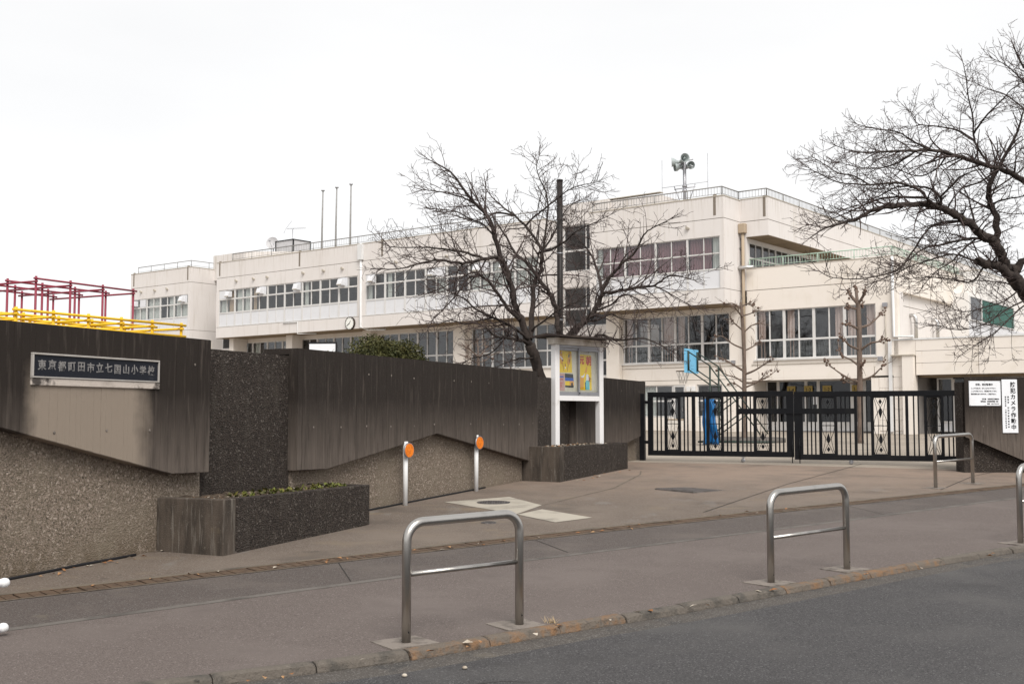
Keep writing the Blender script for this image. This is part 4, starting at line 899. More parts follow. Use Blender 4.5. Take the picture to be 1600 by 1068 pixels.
# low link building on the right
for k, (z0, z1) in enumerate(((3.29, 3.80), (3.815, 4.33), (4.345, 4.83))):
    for a0, a1 in ((.95, 3.58), (3.60, 6.9), (6.92, 11)): link('wall_panel', boxmesh('wall_panel', a1 - a0 - .004, .25, z1 - z0, 'wall_warm'), SB, loc=(a0, 0, z0 - BZ))
part('wall_panel', [(.19, .94, .0, .25, 4.192, 4.83), (-.0, .185, .0, .25, 4.192, 4.83)], 'wall_warm')
part('panel_backing', [(.92, 11, .251, .4, 3.3, 4.82)], 'groove')
part('coping_edge', [(-.04, 11, -.03, .42, 4.831, 4.90)], 'coping_white'); part('low_roof', [(-.04, 11, .421, 8, 4.6, 4.83)], 'coping')
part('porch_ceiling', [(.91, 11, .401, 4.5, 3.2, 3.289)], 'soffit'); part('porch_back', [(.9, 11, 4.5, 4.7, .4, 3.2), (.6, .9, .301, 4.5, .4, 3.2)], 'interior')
e2 = [1.3, 2.0, 2.62, 4.0, 5.4, 7]
for k in range(5): window(e2[k], e2[k + 1], .80, 3.19, 1.7, (.42, 1.36, .61), 1, 'glass_dark', .06, .14, solid=(0,))
# third floor above the terrace, seen along its side
part('eave_band', [(-7.414, -5.93, 0, 45, 10.17, 10.915), ], 'wall_beige'); part('joint', [(-7.4, -5.95, .025, 45, 10.916, 10.944)], 'groove'); part('parapet', [(-6.25, -5.93, 0, 45, 10.945, 12.02), (-7.414, -6.251, 0, .3, 10.945, 12.02)], 'wall_beige')
part('parapet_cap', [(-7.39, -5.91, -.02, .32, 12.021, 12.06), (-6.27, -5.91, .321, 45, 12.021, 12.06)], 'coping')
part('soffit', [(-7.1, -5.95, .02, 44.9, 10.14, 10.169)], 'soffit')
part('side_third_floor', [(-7.3, -7.1, .0, .3, 7.56, 10.169), (-7.3, -7.1, .301, 10, 7.3, 8.45), (-7.3, -7.1, 9.31, 45, 7.3, 10.135), (-7.3, -7.1, .301, 9.3, 9.95, 10.135), (-6.95, -6.5, 14, 45, .4, 10.13)], 'wall_beige')
for k in range(6): window(.3 + k * 1.5, 1.8 + k * 1.5, 8.45, 9.95, 0, (.75, .75), 2, 'glass_dark', .05, .1, rot=R(90)).location = (-7.12, .3 + k * 1.5, 8.45 - BZ)
# hall block behind
part('hall_wall', [(-5.9, .93, 9.95, 40, .4, 8.93)], 'wall_white'); part('parapet_cap', [(-5.92, .95, 9.93, 40, 8.931, 8.97)], 'coping')
part('white_annex', [(-.1, .93, 8, 9.949, 4.84, 7.62)], 'wall_white')
m = MB(); m.box(.931, .96, 8.05, 24, 4.9, 6.22); m.build('annex_panel', M['sill_panel'], SB)
o = window(0, 2.0, 6.24, 7.48, 0, (1.24,), 1, 'glass_dark', .05, .10, rot=R(90)); o.location = (.975, 8.1, 6.24 - BZ)
o = window(0, 6.2, 6.24, 7.48, 0, (1.24,), 1, 'net_green', .05, .10, rot=R(90)); o.location = (.975, 10.1, 6.24 - BZ)
# pipes and ducts
def pipes(name, pts, r, mt, n=10): m = MB(); m.tube(pts, r, n); return m.build(name, M[mt], SB)
pipes('downpipe', [(-7.22, -.12, 10.4), (-7.22, -.12, 4.3)], .075, 'pipe_brown'); part('rain_hopper', [(-7.40, -7.05, -.27, -.003, 10.36, 10.82)], 'pipe_brown', .02)
pipes('exhaust_duct', [(-7.36, .25, 9.62), (-7.50, -.14, 9.62), (-7.50, -.2, 9.5), (-7.50, -.2, 8.75), (-7.4, -.25, 8.68), (-6.6, -.25, 8.65)], .085, 'duct')
pipes('downpipe', [(-31.87, F1 - .06, 12.0), (-31.87, F1 - .06, 6.9), (-31.6, F1 + .3, 6.75), (-30.4, F1 + .6, 6.72)], .075, 'coping_white'); part('rain_hopper', [(-32.05, -31.70, F1 - .2, F1 - .001, 11.0, 11.95)], 'coping_white')
pipes('downpipe', [(-39.0, F1 - .04, 7.5), (-37.6, F1 - .04, 7.5), (-37.6, F1 - .04, 6.75), (-36.2, F1 + .3, 6.72)], .03, 'coping_white')
pipes('downpipe', [(.02, -.07, 8.6), (.02, -.07, 5.0), (.9, -.1, 4.98)], .065, 'coping_white')
for b in (2.3, 5.4): pipes('exhaust_duct', [(-.2, b, 6.12), (.1, b, 6.12), (.2, b, 6.05), (.22, b, 5.95), (.22, b, 4.85)], .085, 'duct', 12)
pipes('conduit', [(-.35, -.04, 6.45), (-.35, -.04, 4.25), (-.45, -.04, 4.05)], .02, 'coping'); part('junction_box', [(-.46, -.24, -.11, -.003, 6.35, 6.55), (-.72, -.5, -.11, -.003, 3.95, 4.15), (-7.95, -7.75, -.1, -.003, 4.0, 4.2)], 'grey_metal', .02)
# railings
def railing(name, pts, z0, h, mt, step, post, bar=.011, bottom=True):
    m = MB()
    for (a0, b0), (a1, b1) in zip(pts, pts[1:]):
        L = math.hypot(a1 - a0, b1 - b0); m.tube([(a0, b0, z0 + h), (a1, b1, z0 + h)], .03, 6)
        if bottom: m.tube([(a0, b0, z0 + .08), (a1, b1, z0 + .08)], .014, 5)
        n = max(1, round(L / post))
        for k in range(n + 1): f = k / n; m.tube([(a0 + (a1 - a0) * f, b0 + (b1 - b0) * f, z0 - .1), (a0 + (a1 - a0) * f, b0 + (b1 - b0) * f, z0 + h)], .024, 5)
        if step:
            n = round(L / step)
            for k in range(n): f = (k + .5) / n; m.tube([(a0 + (a1 - a0) * f, b0 + (b1 - b0) * f, z0 + .08), (a0 + (a1 - a0) * f, b0 + (b1 - b0) * f, z0 + h)], bar, 4, cap=False)
    return m.build(name, M[mt], SB)
railing('roof_railing', [(-55.5, F1 + .15), (-49.1, F1 + .15), (-49.1, 6)], 12.05, .42, 'rail_white', 0, 1.6)
railing('roof_railing', [(-44.5, F1 + .15), (-18.2, F1 + .15)], 12.05, .46, 'rail_white', .16, 2.0)
railing('roof_railing', [(-15.0, F1 + .15), (-7.56, F1 + .15), (-7.56, .15), (-6.08, .15), (-6.08, 40)], 12.05, .42, 'rail_white', .16, 1.9)
railing('terrace_railing', [(-7.0, .12), (-.05, .12), (-.05, 9.8)], 8.66, .42, 'rail_green', .14, 1.7, .0105)

# ------------------------------------------------------------------ things on and by the building
def bthing(name, label, cat, a, b, z, group=None): return thing(name, label, cat, (*bpt(a, b), z), B_ANG, group)
c = bthing('wall_clock', 'round white clock with a brown rim on the front of the school', 'clock', -32.75, F1, 7.17)
m = MB(); m.lathe([(.39, .0), (.40, -.08), (.39, -.14), (.365, -.14), (.36, -.01)], axis='y', n=32, cap=False); m.build('clock_rim', M['roof_brown'], c)
m = MB(); m.lathe([(.36, -.02), (.36, -.12)], axis='y', n=32); m.build('clock_face', M['clock_face'], c)
m = MB(); m.slab([(-.03, -.02), (.03, .02), (.02, .22), (-.02, .22)], -.128, -.122); m.v = [(x * .8 + z * .35, y, z * .75) for x, y, z in m.v]; m.build('hour_hand', M['black_ink'], c)
m = MB(); m.slab([(.02, -.02), (-.02, .02), (-.24, -.13), (-.22, -.16)], -.135, -.129); m.build('minute_hand', M['black_ink'], c)
for k in range(12):
    a = k * math.pi / 6; m = MB(); m.box(.31 * math.sin(a) - .012, .31 * math.sin(a) + .012, -.126, -.1205, .31 * math.cos(a) - .02, .31 * math.cos(a) + .02); m.build('hour_mark', M['black_ink'], c)
for k, (a, lab, top) in enumerate(((-39.0, 'leftmost of three bare flagpoles on the school roof', 16.62), (-37.65, 'middle one of three bare flagpoles on the school roof', 16.66), (-36.27, 'rightmost of three bare flagpoles on the school roof', 16.70))):
    f = bthing('flagpole', lab, 'flagpole', a, 1.5, 11.4, 'flagpoles on the roof'); h = top - 11.4
    m = MB(); m.tube([(0, 0, 0), (0, 0, h * .5), (.05 if k < 2 else .03, 0, h)], [.07, .06, .045], 8); m.build('pole', M['rail_white'], f)
    m = MB(); m.lathe([(.02, 0), (.13, .03), (.13, .08), (.03, .11)], (.05 if k < 2 else .03, 0, h), n=10); m.build('finial', M['grey_metal'], f)
# horn loudspeaker mast
h = bthing('loudspeaker_mast', 'grey mast with horn loudspeakers on the roof above the mauve curtains', 'loudspeaker mast', -11.3, 1.5, 11.4)
m = MB(); m.tube([(0, 0, 0), (0, 0, 3.72)], .09, 10); m.lathe([(.13, 0), (.13, .12)], (0, 0, 1.75), n=10); m.lathe([(.13, 0), (.13, .1)], (0, 0, 2.0), n=10); m.build('mast', M['grey_metal'], h)
def horn(loc, yaw, pitch=0, r=.25):
    m = MB(); m.lathe([(.10, .62), (.10, .45), (.07, .42), (.10, .22), (.2, .08), (r, -.02), (r, .0), (.21, .10), (.11, .24), (.075, .40)], axis='y', n=20, cap=False)
    m.lathe([(.004, .0), (.055, .06), (.06, .22), (.06, .42)], axis='y', n=12, cap=False)
    o = m.build('horn_speaker', M['horn'], h, loc=loc, rot=(pitch, 0, yaw))
    m = MB(); m.box(-.03, .03, .35, .6, -.16, -.1); m.build('horn_bracket', M['grey_metal'], o)
horn((.32, -.5, 3.42), R(48), R(-4), .24); horn((-.58, -.28, 3.34), R(-60), 0, .24); horn((-.44, -.22, 3.06), R(-42), R(8), .20); horn((.44, -.05, 3.10), R(62), R(6), .20)
m = MB(); m.tube([(-.6, 0, 3.35), (.5, 0, 3.4)], .035, 8); m.tube([(-.5, 0, 3.0), (.5, 0, 3.05)], .035, 8); m.build('arm', M['grey_metal'], h)
m = MB()
for sx in (-1, 1): m.tube([(sx * .15, 0, .95), (sx * .62, 0, 2.1)], .025, 6)
m.tube([(-.62, 0, 1.95), (.62, 0, 1.95)], .025, 6); m.tube([(-1.35, 0, 2.12), (1.35, 0, 2.12)], .014, 5)
for sx in (-1, 1): m.tube([(sx * 1.35, 0, 1.0), (sx * 1.35, 0, 3.6)], .011, 5)
m.build('antenna_frame', M['grey_metal'], h)
# roof box, dish, aerial
u = bthing('roof_tank', 'pale boxy water tank with dark edges on the stair roof', 'water tank', -45.5, 4.6, 13.0)
m = MB(); m.box(-.95, .95, -.8, .8, .32, 1.18); m.build('tank', M['tank'], u)
m = MB()
for x in (-.95, .95):
    for y in (-.8, .8): m.box(x - .04, x + .04, y - .04, y + .04, 0, 1.2)
for y in (-.82, .82): m.box(-1, 1, y - .03, y + .03, 1.181, 1.24); m.box(-1, 1, y - .03, y + .03, .28, .319)
for x in (-.97, .97): m.box(x - .03, x + .03, -.79, .79, 1.181, 1.238)
m.build('tank_frame', M['black_ink'], u)
m = MB(); m.tube([(-1.25, -.2, 0), (-1.25, -.2, 1.0)], .03, 5); m.tube([(-1.0, -.2, 0), (-1.0, -.2, 1.0)], .03, 5)
for k in range(4): m.tube([(-1.25, -.2, .2 + k * .22), (-1.0, -.2, .2 + k * .22)], .02, 5)
m.build('ladder', M['grey_metal'], u)
d = bthing('satellite_dish', 'pale grey satellite dish on the stair roof left of the tank', 'satellite dish', -47.1, 4.0, 13.0)
m = MB(); m.lathe([(.02, .12), (.25, .08), (.44, -.02), (.46, -.04), (.44, .0), (.25, .11), (.02, .15)], axis='y', n=24, cap=False); m.build('dish', M['tank'], d, loc=(0, 0, 1.2), rot=(R(-12), 0, R(28)))
m = MB(); m.tube([(0, .12, 0), (0, .12, 1.15)], .04, 8); m.tube([(-.25, .1, 0), (0, .12, .7)], .02, 5); m.tube([(.25, .1, 0), (0, .12, .7)], .02, 5); m.build('stand', M['grey_metal'], d)
m = MB(); m.tube([(.1, -.1, .85), (.28, -.5, 1.25)], .014, 5); m.lathe([(.05, -.06), (.05, .06)], (.28, -.5, 1.27), 'y', 8); m.build('feed_arm', M['grey_metal'], d)
a_ = bthing('tv_aerial', 'thin television aerial above the roof tank', 'aerial', -45.1, 4.2, 13.0)
m = MB(); m.tube([(0, 0, 0), (0, 0, 2.0)], .03, 6); m.build('mast', M['grey_metal'], a_)
m = MB(); m.tube([(-.65, 0, 2.15), (1.4, 0, 1.98)], .018, 5); m.tube([(-.5, .35, 2.75), (-.75, 0, 2.15), (-.55, -.35, 1.75)], .014, 5)
for k in range(9): x = -.3 + k * .2; m.tube([(x, -.16, 2.12 - k * .017), (x, .16, 2.12 - k * .017)], .007, 4)
m.tube([(0, 0, 2.0), (.1, 0, 2.1)], .02, 5); m.build('boom', M['grey_metal'], a_)
wb = thing('white_board', 'white framed board standing behind the wall left of the evergreen bush', 'board', (-5.05, 30, ground_z(30)), R(-8))
m = MB(); m.box(-.36, .36, -.02, .0, 2.35, 2.88); m.build('board_face', M['sign_white'], wb)
m = MB(); m.box(-.40, .40, .001, .03, 2.885, 2.93); m.box(.365, .40, -.03, .03, 2.3, 2.884); m.build('board_frame', M['black_ink'], wb)
for x in (-.3, .3): m = MB(); m.box(x - .03, x + .03, .003, .05, 0, 2.4); m.build('leg', M['grey_metal'], wb)

CHERRY_LEFT=[
('trunk',0.122,0.106,[(0.75,22.80,1.96),(0.58,22.74,2.24),(0.46,22.66,2.62),(0.36,22.60,2.90)]),
('b',0.080,0.010,[(0.39,22.60,2.85),(0.17,22.54,3.41),(0.03,22.50,3.83),(-0.09,22.46,4.34),(-0.19,22.43,4.59),(-0.35,22.39,5.05),(-0.45,22.36,5.38),(-0.77,22.31,5.73),(-1.02,22.27,6.06),(-1.24,22.24,6.34),(-1.63,22.20,6.55)]),
('b',0.061,0.009,[(0.36,22.60,3.00),(0.42,22.83,3.54),(0.46,23.11,4.20),(0.60,23.25,4.51),(0.63,23.38,4.84),(0.55,23.49,5.09),(0.28,23.69,5.50),(0.03,23.83,5.75),(-0.36,24.04,6.10),(-0.60,24.20,6.44)]),
('b',0.040,0.006,[(-0.15,22.35,4.50),(-0.33,22.22,4.60),(-0.72,21.99,4.50),(-1.03,21.79,4.43),(-1.33,21.60,4.46),(-1.66,21.39,4.40),(-2.11,21.08,4.23),(-2.52,20.80,4.19)]),
('b',0.028,0.006,[(-0.45,22.00,4.54),(-0.70,22.12,4.62),(-0.94,22.23,4.71),(-1.35,22.42,4.80),(-1.80,22.62,4.87),(-2.41,22.88,4.91),(-2.67,23.00,5.01)]),
('b',0.035,0.006,[(0.33,22.50,3.00),(0.05,22.17,3.20),(-0.37,21.74,3.37),(-0.71,21.37,3.51),(-0.89,21.11,3.67),(-1.14,20.83,3.76),(-1.32,20.60,3.88)]),
('b',0.042,0.009,[(0.36,22.60,2.93),(0.03,22.18,2.98),(-0.32,21.72,3.01),(-0.49,21.42,3.14),(-0.63,21.20,3.21)]),
('b',0.040,0.006,[(0.15,22.50,3.38),(-0.16,22.26,3.71),(-0.30,22.12,3.91),(-0.54,21.93,4.16),(-0.82,21.78,4.15),(-1.08,21.55,3.77),(-1.29,21.37,3.51),(-1.50,21.20,3.27)]),
('b',0.056,0.006,[(0.93,22.80,3.15),(0.90,22.90,3.55),(0.79,23.01,3.97),(0.68,23.06,4.12),(0.34,23.20,4.59),(0.09,23.29,4.83),(-0.11,23.38,5.18),(-0.38,23.51,5.63),(-0.57,23.60,5.95)]),
('b',0.028,0.006,[(0.58,22.60,4.53),(0.68,22.48,5.19),(0.72,22.40,5.63),(0.68,22.34,5.94),(0.58,22.30,6.15),(0.49,22.24,6.41),(0.54,22.20,6.65)]),
('b',0.023,0.006,[(0.28,23.40,5.45),(0.47,23.27,5.62),(0.77,23.07,5.82),(1.10,22.86,6.05),(1.37,22.70,6.15),(1.74,22.50,6.18)]),
('b',0.023,0.006,[(0.53,22.80,4.78),(0.80,22.58,4.82),(1.05,22.35,4.94),(1.29,22.08,5.12),(1.56,21.83,5.21),(1.91,21.50,5.34)]),
('b',0.021,0.006,[(-0.35,22.40,5.05),(-0.58,22.63,5.34),(-0.85,22.81,5.48),(-1.16,23.03,5.68),(-1.46,23.21,5.75),(-1.77,23.40,5.82)]),
('b',0.021,0.006,[(-0.77,22.30,5.73),(-0.99,22.11,5.79),(-1.26,21.89,5.83),(-1.46,21.72,5.83),(-1.73,21.50,5.82)]),
('b',0.023,0.006,[(0.03,23.50,5.69),(-0.34,23.66,5.76),(-0.75,23.86,5.63),(-1.17,24.04,5.76),(-1.53,24.20,5.87)]),
('b',0.080,0.047,[(0.88,22.90,2.11),(0.88,22.84,2.37),(1.03,22.73,2.82),(1.25,22.63,3.18),(1.54,22.54,3.41),(1.74,22.45,3.76),(1.83,22.40,3.95)]),
('b',0.035,0.006,[(1.80,22.40,3.89),(1.77,22.75,4.29),(1.64,23.19,4.80),(1.43,23.54,5.15),(1.35,23.66,5.28),(1.17,24.00,5.65)]),
('b',0.037,0.006,[(1.79,22.40,3.94),(1.94,22.31,4.21),(2.18,22.20,4.48),(2.43,22.10,4.69),(2.59,21.99,5.01),(2.76,21.92,5.15),(3.10,21.80,5.30)]),
('b',0.037,0.006,[(1.81,22.40,3.91),(2.14,22.10,3.93),(2.44,21.81,3.97),(2.71,21.55,3.97),(2.86,21.38,4.05),(3.05,21.17,4.12),(3.38,20.80,3.98)]),
('b',0.016,0.006,[(2.72,21.50,3.96),(2.86,21.35,3.87),(3.00,21.19,3.76),(3.15,21.01,3.64),(3.32,20.80,3.50)]),
('b',0.037,0.006,[(1.18,22.60,2.72),(1.46,22.31,2.91),(1.75,22.01,3.05),(1.93,21.84,2.97),(2.10,21.68,2.93),(2.39,21.41,2.94),(2.58,21.22,2.90),(2.96,20.80,2.66)]),
('b',0.023,0.006,[(1.66,22.40,3.57),(1.96,22.18,3.66),(2.19,21.96,3.84),(2.48,21.74,3.69),(2.69,21.50,3.42)]),
('b',0.023,0.006,[(1.29,22.70,3.24),(1.17,22.86,3.55),(1.22,23.04,3.89),(1.39,23.23,4.24),(1.34,23.40,4.60)]),
('b',0.023,0.006,[(1.44,22.60,3.37),(1.75,22.83,3.41),(2.03,23.04,3.56),(2.25,23.21,3.48),(2.68,23.50,3.47)]),
('b',0.023,0.006,[(0.34,22.70,3.14),(0.64,22.39,3.37),(1.00,22.02,3.59),(1.30,21.75,3.69),(1.53,21.50,3.85)]),
('b',0.019,0.006,[(-0.37,21.80,3.37),(-0.62,21.62,3.31),(-0.88,21.43,3.22),(-1.15,21.23,3.27),(-1.43,21.00,3.16)]),
('b',0.019,0.006,[(0.00,22.30,3.21),(-0.31,22.00,2.78),(-0.56,21.83,2.63),(-0.80,21.68,2.57),(-1.04,21.50,2.38)]),
('b',0.019,0.006,[(0.46,22.60,2.62),(0.19,22.35,2.61),(-0.06,22.11,2.53),(-0.37,21.80,2.39)]),
('b',0.019,0.006,[(-0.54,21.90,4.16),(-0.75,21.76,4.26),(-1.05,21.57,4.08),(-1.34,21.37,3.90),(-1.60,21.20,3.78)]),
('b',0.023,0.006,[(0.58,22.70,4.77),(0.82,22.99,5.14),(1.00,23.27,5.52),(1.21,23.53,5.88),(1.57,23.80,6.10)]),
]
CHERRY_RIGHT=[
('trunk',0.252,0.223,[(12.10,24.00,1.60),(11.81,23.84,2.68),(11.34,23.70,3.55),(10.84,23.60,4.09)]),
('b',0.180,0.133,[(10.88,23.60,4.02),(10.55,23.48,4.27),(10.40,23.40,4.51)]),
('b',0.109,0.084,[(10.60,23.50,4.28),(10.15,23.20,4.51),(9.83,23.01,4.57),(9.47,22.80,4.60)]),
('b',0.108,0.009,[(10.42,23.40,4.45),(10.16,23.20,4.72),(10.04,23.09,4.89),(9.85,22.95,5.08),(9.63,22.84,5.14),(9.26,22.62,5.34),(8.89,22.41,5.52),(8.49,22.21,5.62),(8.18,22.05,5.64),(7.49,21.71,5.55),(7.00,21.46,5.43),(6.49,21.18,5.18),(5.84,20.82,4.96),(5.48,20.60,4.73)]),
('b',0.030,0.006,[(8.41,22.00,5.57),(8.19,21.89,5.67),(7.97,21.76,5.85),(7.64,21.62,5.94),(7.36,21.49,5.95),(6.80,21.26,5.87),(6.17,20.98,5.85),(5.73,20.77,5.97),(5.39,20.60,6.10)]),
('b',0.026,0.006,[(8.45,22.00,5.62),(8.47,22.06,5.77),(8.36,22.14,5.93),(8.17,22.25,6.03),(7.76,22.45,6.07),(7.46,22.61,5.92),(7.12,22.79,5.79),(6.70,23.00,5.65)]),
('b',0.026,0.006,[(8.09,21.80,5.72),(7.61,22.03,5.78),(7.25,22.21,5.76),(6.81,22.43,5.57),(6.36,22.65,5.41),(6.03,22.80,5.35)]),
('b',0.078,0.013,[(10.13,23.30,5.06),(10.03,23.15,5.53),(9.89,23.05,5.84),(9.80,22.96,6.09),(9.90,22.86,6.40),(10.08,22.70,6.81),(10.26,22.55,7.23),(10.33,22.40,7.65)]),
('b',0.022,0.006,[(8.44,22.00,5.76),(8.61,21.79,5.97),(8.70,21.67,6.10),(8.89,21.49,6.17),(9.12,21.30,6.20)]),
('b',0.065,0.006,[(11.05,23.20,5.98),(10.48,22.87,6.30),(9.88,22.57,6.46),(9.06,22.17,6.57),(8.45,21.87,6.65),(7.84,21.57,6.60),(7.14,21.21,6.49),(6.45,20.86,6.41),(5.99,20.60,6.46)]),
('b',0.026,0.006,[(9.69,22.60,6.55),(9.46,22.51,6.81),(9.32,22.43,7.04),(9.26,22.31,7.45),(9.13,22.19,7.84),(9.05,22.08,8.21),(8.96,22.00,8.49)]),
('b',0.022,0.006,[(9.31,22.40,7.15),(9.42,22.14,7.40),(9.61,21.84,7.63),(9.73,21.61,7.81),(9.89,21.40,7.90)]),
('b',0.022,0.006,[(9.31,22.40,7.00),(8.91,22.19,7.15),(8.46,21.98,7.18),(7.96,21.75,7.17),(7.76,21.60,7.36)]),
('b',0.022,0.006,[(8.43,21.80,6.63),(8.18,21.70,6.63),(7.83,21.55,6.75),(7.40,21.36,6.91),(6.99,21.19,6.92),(6.53,21.00,6.96)]),
('b',0.026,0.006,[(9.40,22.80,5.35),(9.12,22.66,5.40),(8.77,22.48,5.37),(8.40,22.30,5.26),(8.14,22.12,5.03),(7.89,21.93,4.74),(7.54,21.67,4.37),(7.26,21.50,4.21),(6.59,21.14,4.05),(5.94,20.78,4.03),(5.65,20.60,4.12)]),
('b',0.030,0.006,[(9.89,23.20,5.07),(9.57,22.98,5.11),(8.93,22.54,4.98),(8.54,22.27,4.87),(8.14,21.99,4.77),(7.81,21.72,4.58),(7.48,21.43,4.34),(7.29,21.21,4.11),(7.17,21.00,3.88)]),
('b',0.022,0.006,[(9.56,23.00,5.12),(9.03,22.60,4.75),(8.81,22.41,4.56),(8.40,22.11,4.34),(8.06,21.82,4.07),(7.84,21.60,3.85)]),
('b',0.022,0.006,[(9.47,22.80,4.60),(9.05,22.66,4.71),(8.82,22.58,4.72),(8.49,22.47,4.62),(7.96,22.29,4.45),(7.62,22.17,4.29),(7.16,22.00,4.10)]),
('b',0.026,0.009,[(9.56,23.00,5.25),(9.51,23.14,5.77),(9.47,23.24,6.12),(9.35,23.30,6.31)]),
('b',0.086,0.013,[(10.46,23.40,4.48),(10.73,23.31,4.72),(10.96,23.21,5.04),(11.10,23.05,5.68),(11.13,22.77,6.82),(10.85,22.52,7.82),(10.32,22.32,8.48),(10.06,22.20,8.90)]),
('b',0.022,0.006,[(10.99,22.80,7.76),(10.45,22.48,8.14),(9.94,22.18,8.45),(9.57,22.00,8.55)]),
('b',0.022,0.006,[(11.05,22.80,7.23),(10.76,23.04,7.69),(10.41,23.28,8.17),(10.09,23.45,8.36),(9.82,23.60,8.57)]),
('b',0.022,0.006,[(10.02,23.30,5.89),(10.21,22.96,5.93),(10.39,22.64,5.92),(10.58,22.20,6.04)]),
('b',0.022,0.006,[(9.97,23.30,6.14),(10.51,23.62,6.45),(11.00,23.92,6.79),(11.41,24.20,7.16)]),
('b',0.022,0.006,[(10.20,23.30,6.61),(9.85,23.49,6.38),(9.50,23.66,6.21),(10.45,24.00,5.86),(11.09,24.20,5.83)]),
('b',0.019,0.006,[(10.77,23.60,4.22),(10.18,23.19,3.84),(9.64,22.86,3.68),(9.03,22.48,3.55),(8.60,22.20,3.64)]),
('b',0.019,0.006,[(10.90,23.60,3.88),(10.43,23.32,3.59),(9.86,22.96,3.16),(9.43,22.71,2.95),(8.91,22.40,2.67)]),
('b',0.019,0.006,[(10.90,23.60,3.95),(10.25,23.21,3.68),(9.60,22.78,3.34),(8.91,22.36,3.18),(8.33,22.00,3.24)]),
('b',0.022,0.006,[(9.73,23.00,4.61),(9.34,22.74,4.19),(8.87,22.52,4.20),(8.32,22.26,4.22),(7.79,22.00,4.15)]),
('b',0.017,0.006,[(6.88,21.50,5.92),(6.69,21.76,6.14),(6.45,22.02,6.26),(6.27,22.26,6.47),(6.08,22.50,6.69)]),
('b',0.019,0.006,[(7.74,21.30,6.54),(7.55,21.51,6.40),(7.26,21.77,6.31),(6.91,22.05,6.37),(6.60,22.30,6.52)]),
('b',0.019,0.006,[(8.60,22.00,6.62),(8.48,22.19,6.40),(8.23,22.39,6.28),(7.98,22.58,6.39),(7.73,22.80,6.63)]),
]
POLLARD_RIGHT=[
('trunk',0.101,0.072,[(11.55,37.50,0.52),(11.56,37.50,1.69),(11.57,37.50,3.39),(11.58,37.50,4.67),(11.55,37.50,5.32)]),
('b',0.056,0.039,[(11.56,37.50,5.21),(11.35,37.56,5.49),(11.26,37.59,5.65)]),
('b',0.056,0.048,[(11.54,37.50,5.21),(11.59,37.78,5.67),(11.61,37.87,5.83)]),
('b',0.052,0.034,[(11.56,37.50,5.21),(11.68,37.24,5.50),(11.69,37.12,5.66)]),
('b',0.043,0.026,[(11.54,37.50,5.04),(11.29,37.51,5.10),(11.16,37.52,5.17)]),
('b',0.039,0.026,[(11.56,37.50,5.10),(11.91,37.97,5.34)]),
('b',0.048,0.013,[(11.57,37.50,4.42),(12.02,37.82,4.55),(12.44,38.18,4.84),(12.77,38.45,5.06)]),
('b',0.048,0.026,[(11.55,37.50,4.37),(11.21,37.16,4.47),(10.86,36.83,4.49)]),
('b',0.048,0.013,[(11.58,37.50,3.65),(11.85,37.21,3.88),(12.10,37.00,3.93),(12.31,36.80,4.04)]),
('b',0.043,0.013,[(11.56,37.50,3.69),(11.13,37.06,3.79),(10.86,36.73,3.94),(10.63,36.42,4.08)]),
('b',0.039,0.009,[(11.57,37.50,3.13),(11.28,37.45,3.34),(11.01,37.40,3.47),(10.83,37.36,3.68)]),
('b',0.034,0.017,[(11.61,37.50,3.07),(11.54,36.94,3.26)]),
('b',0.043,0.009,[(11.58,37.50,2.60),(11.16,37.47,2.75),(10.73,37.43,3.02),(10.41,37.40,3.30)]),
('b',0.039,0.009,[(11.58,37.50,2.60),(11.28,37.64,2.58),(11.04,37.77,2.76)]),
('b',0.043,0.009,[(11.60,37.50,2.66),(11.90,37.30,2.79),(12.10,37.12,3.01),(12.26,36.97,3.21)]),
]
POLLARD_LEFT=[
('trunk',0.094,0.043,[(7.96,38.80,0.51),(7.98,38.80,1.70),(8.00,38.80,3.46),(7.95,38.80,4.78),(7.92,38.80,5.41)]),
('b',0.034,0.009,[(7.92,38.80,5.18),(7.66,38.96,5.38),(7.36,39.12,5.37)]),
('b',0.034,0.009,[(7.92,38.80,5.23),(8.16,38.88,5.37),(8.44,38.96,5.31)]),
('b',0.034,0.013,[(7.96,38.80,4.89),(7.68,38.30,5.07),(7.48,37.94,5.19)]),
('b',0.031,0.009,[(7.96,38.80,4.94),(8.23,38.85,5.01),(8.54,38.91,5.15)]),
('b',0.034,0.009,[(7.95,38.80,4.45),(7.64,38.56,4.65),(7.43,38.37,4.86)]),
('b',0.031,0.009,[(7.97,38.80,4.34),(8.27,38.72,4.60),(8.58,38.65,4.68)]),
('b',0.034,0.009,[(7.99,38.80,3.79),(7.57,38.60,3.95),(7.21,38.41,4.18),(6.93,38.28,4.21)]),
('b',0.034,0.009,[(7.98,38.80,3.72),(8.38,38.98,3.91),(8.69,39.15,4.19)]),
('b',0.043,0.009,[(8.00,38.80,3.02),(7.70,38.76,3.19),(7.37,38.71,3.39),(6.99,38.66,3.54)]),
('b',0.043,0.009,[(8.00,38.80,2.91),(8.31,38.49,3.05),(8.57,38.19,3.25),(8.74,37.98,3.41)]),
('b',0.034,0.006,[(7.99,38.80,2.62),(7.71,38.83,2.80),(7.39,38.87,2.91),(7.07,38.91,3.15)]),
('b',0.043,0.006,[(7.99,38.80,2.62),(8.41,38.99,2.65),(8.91,39.24,2.85),(9.33,39.47,3.15)]),
('b',0.034,0.006,[(8.01,38.80,2.46),(8.33,38.61,2.61),(8.52,38.47,2.78),(8.66,38.34,3.00)]),
('b',0.031,0.006,[(7.99,38.80,2.35),(7.64,38.49,2.57),(7.39,38.30,2.60)]),
]
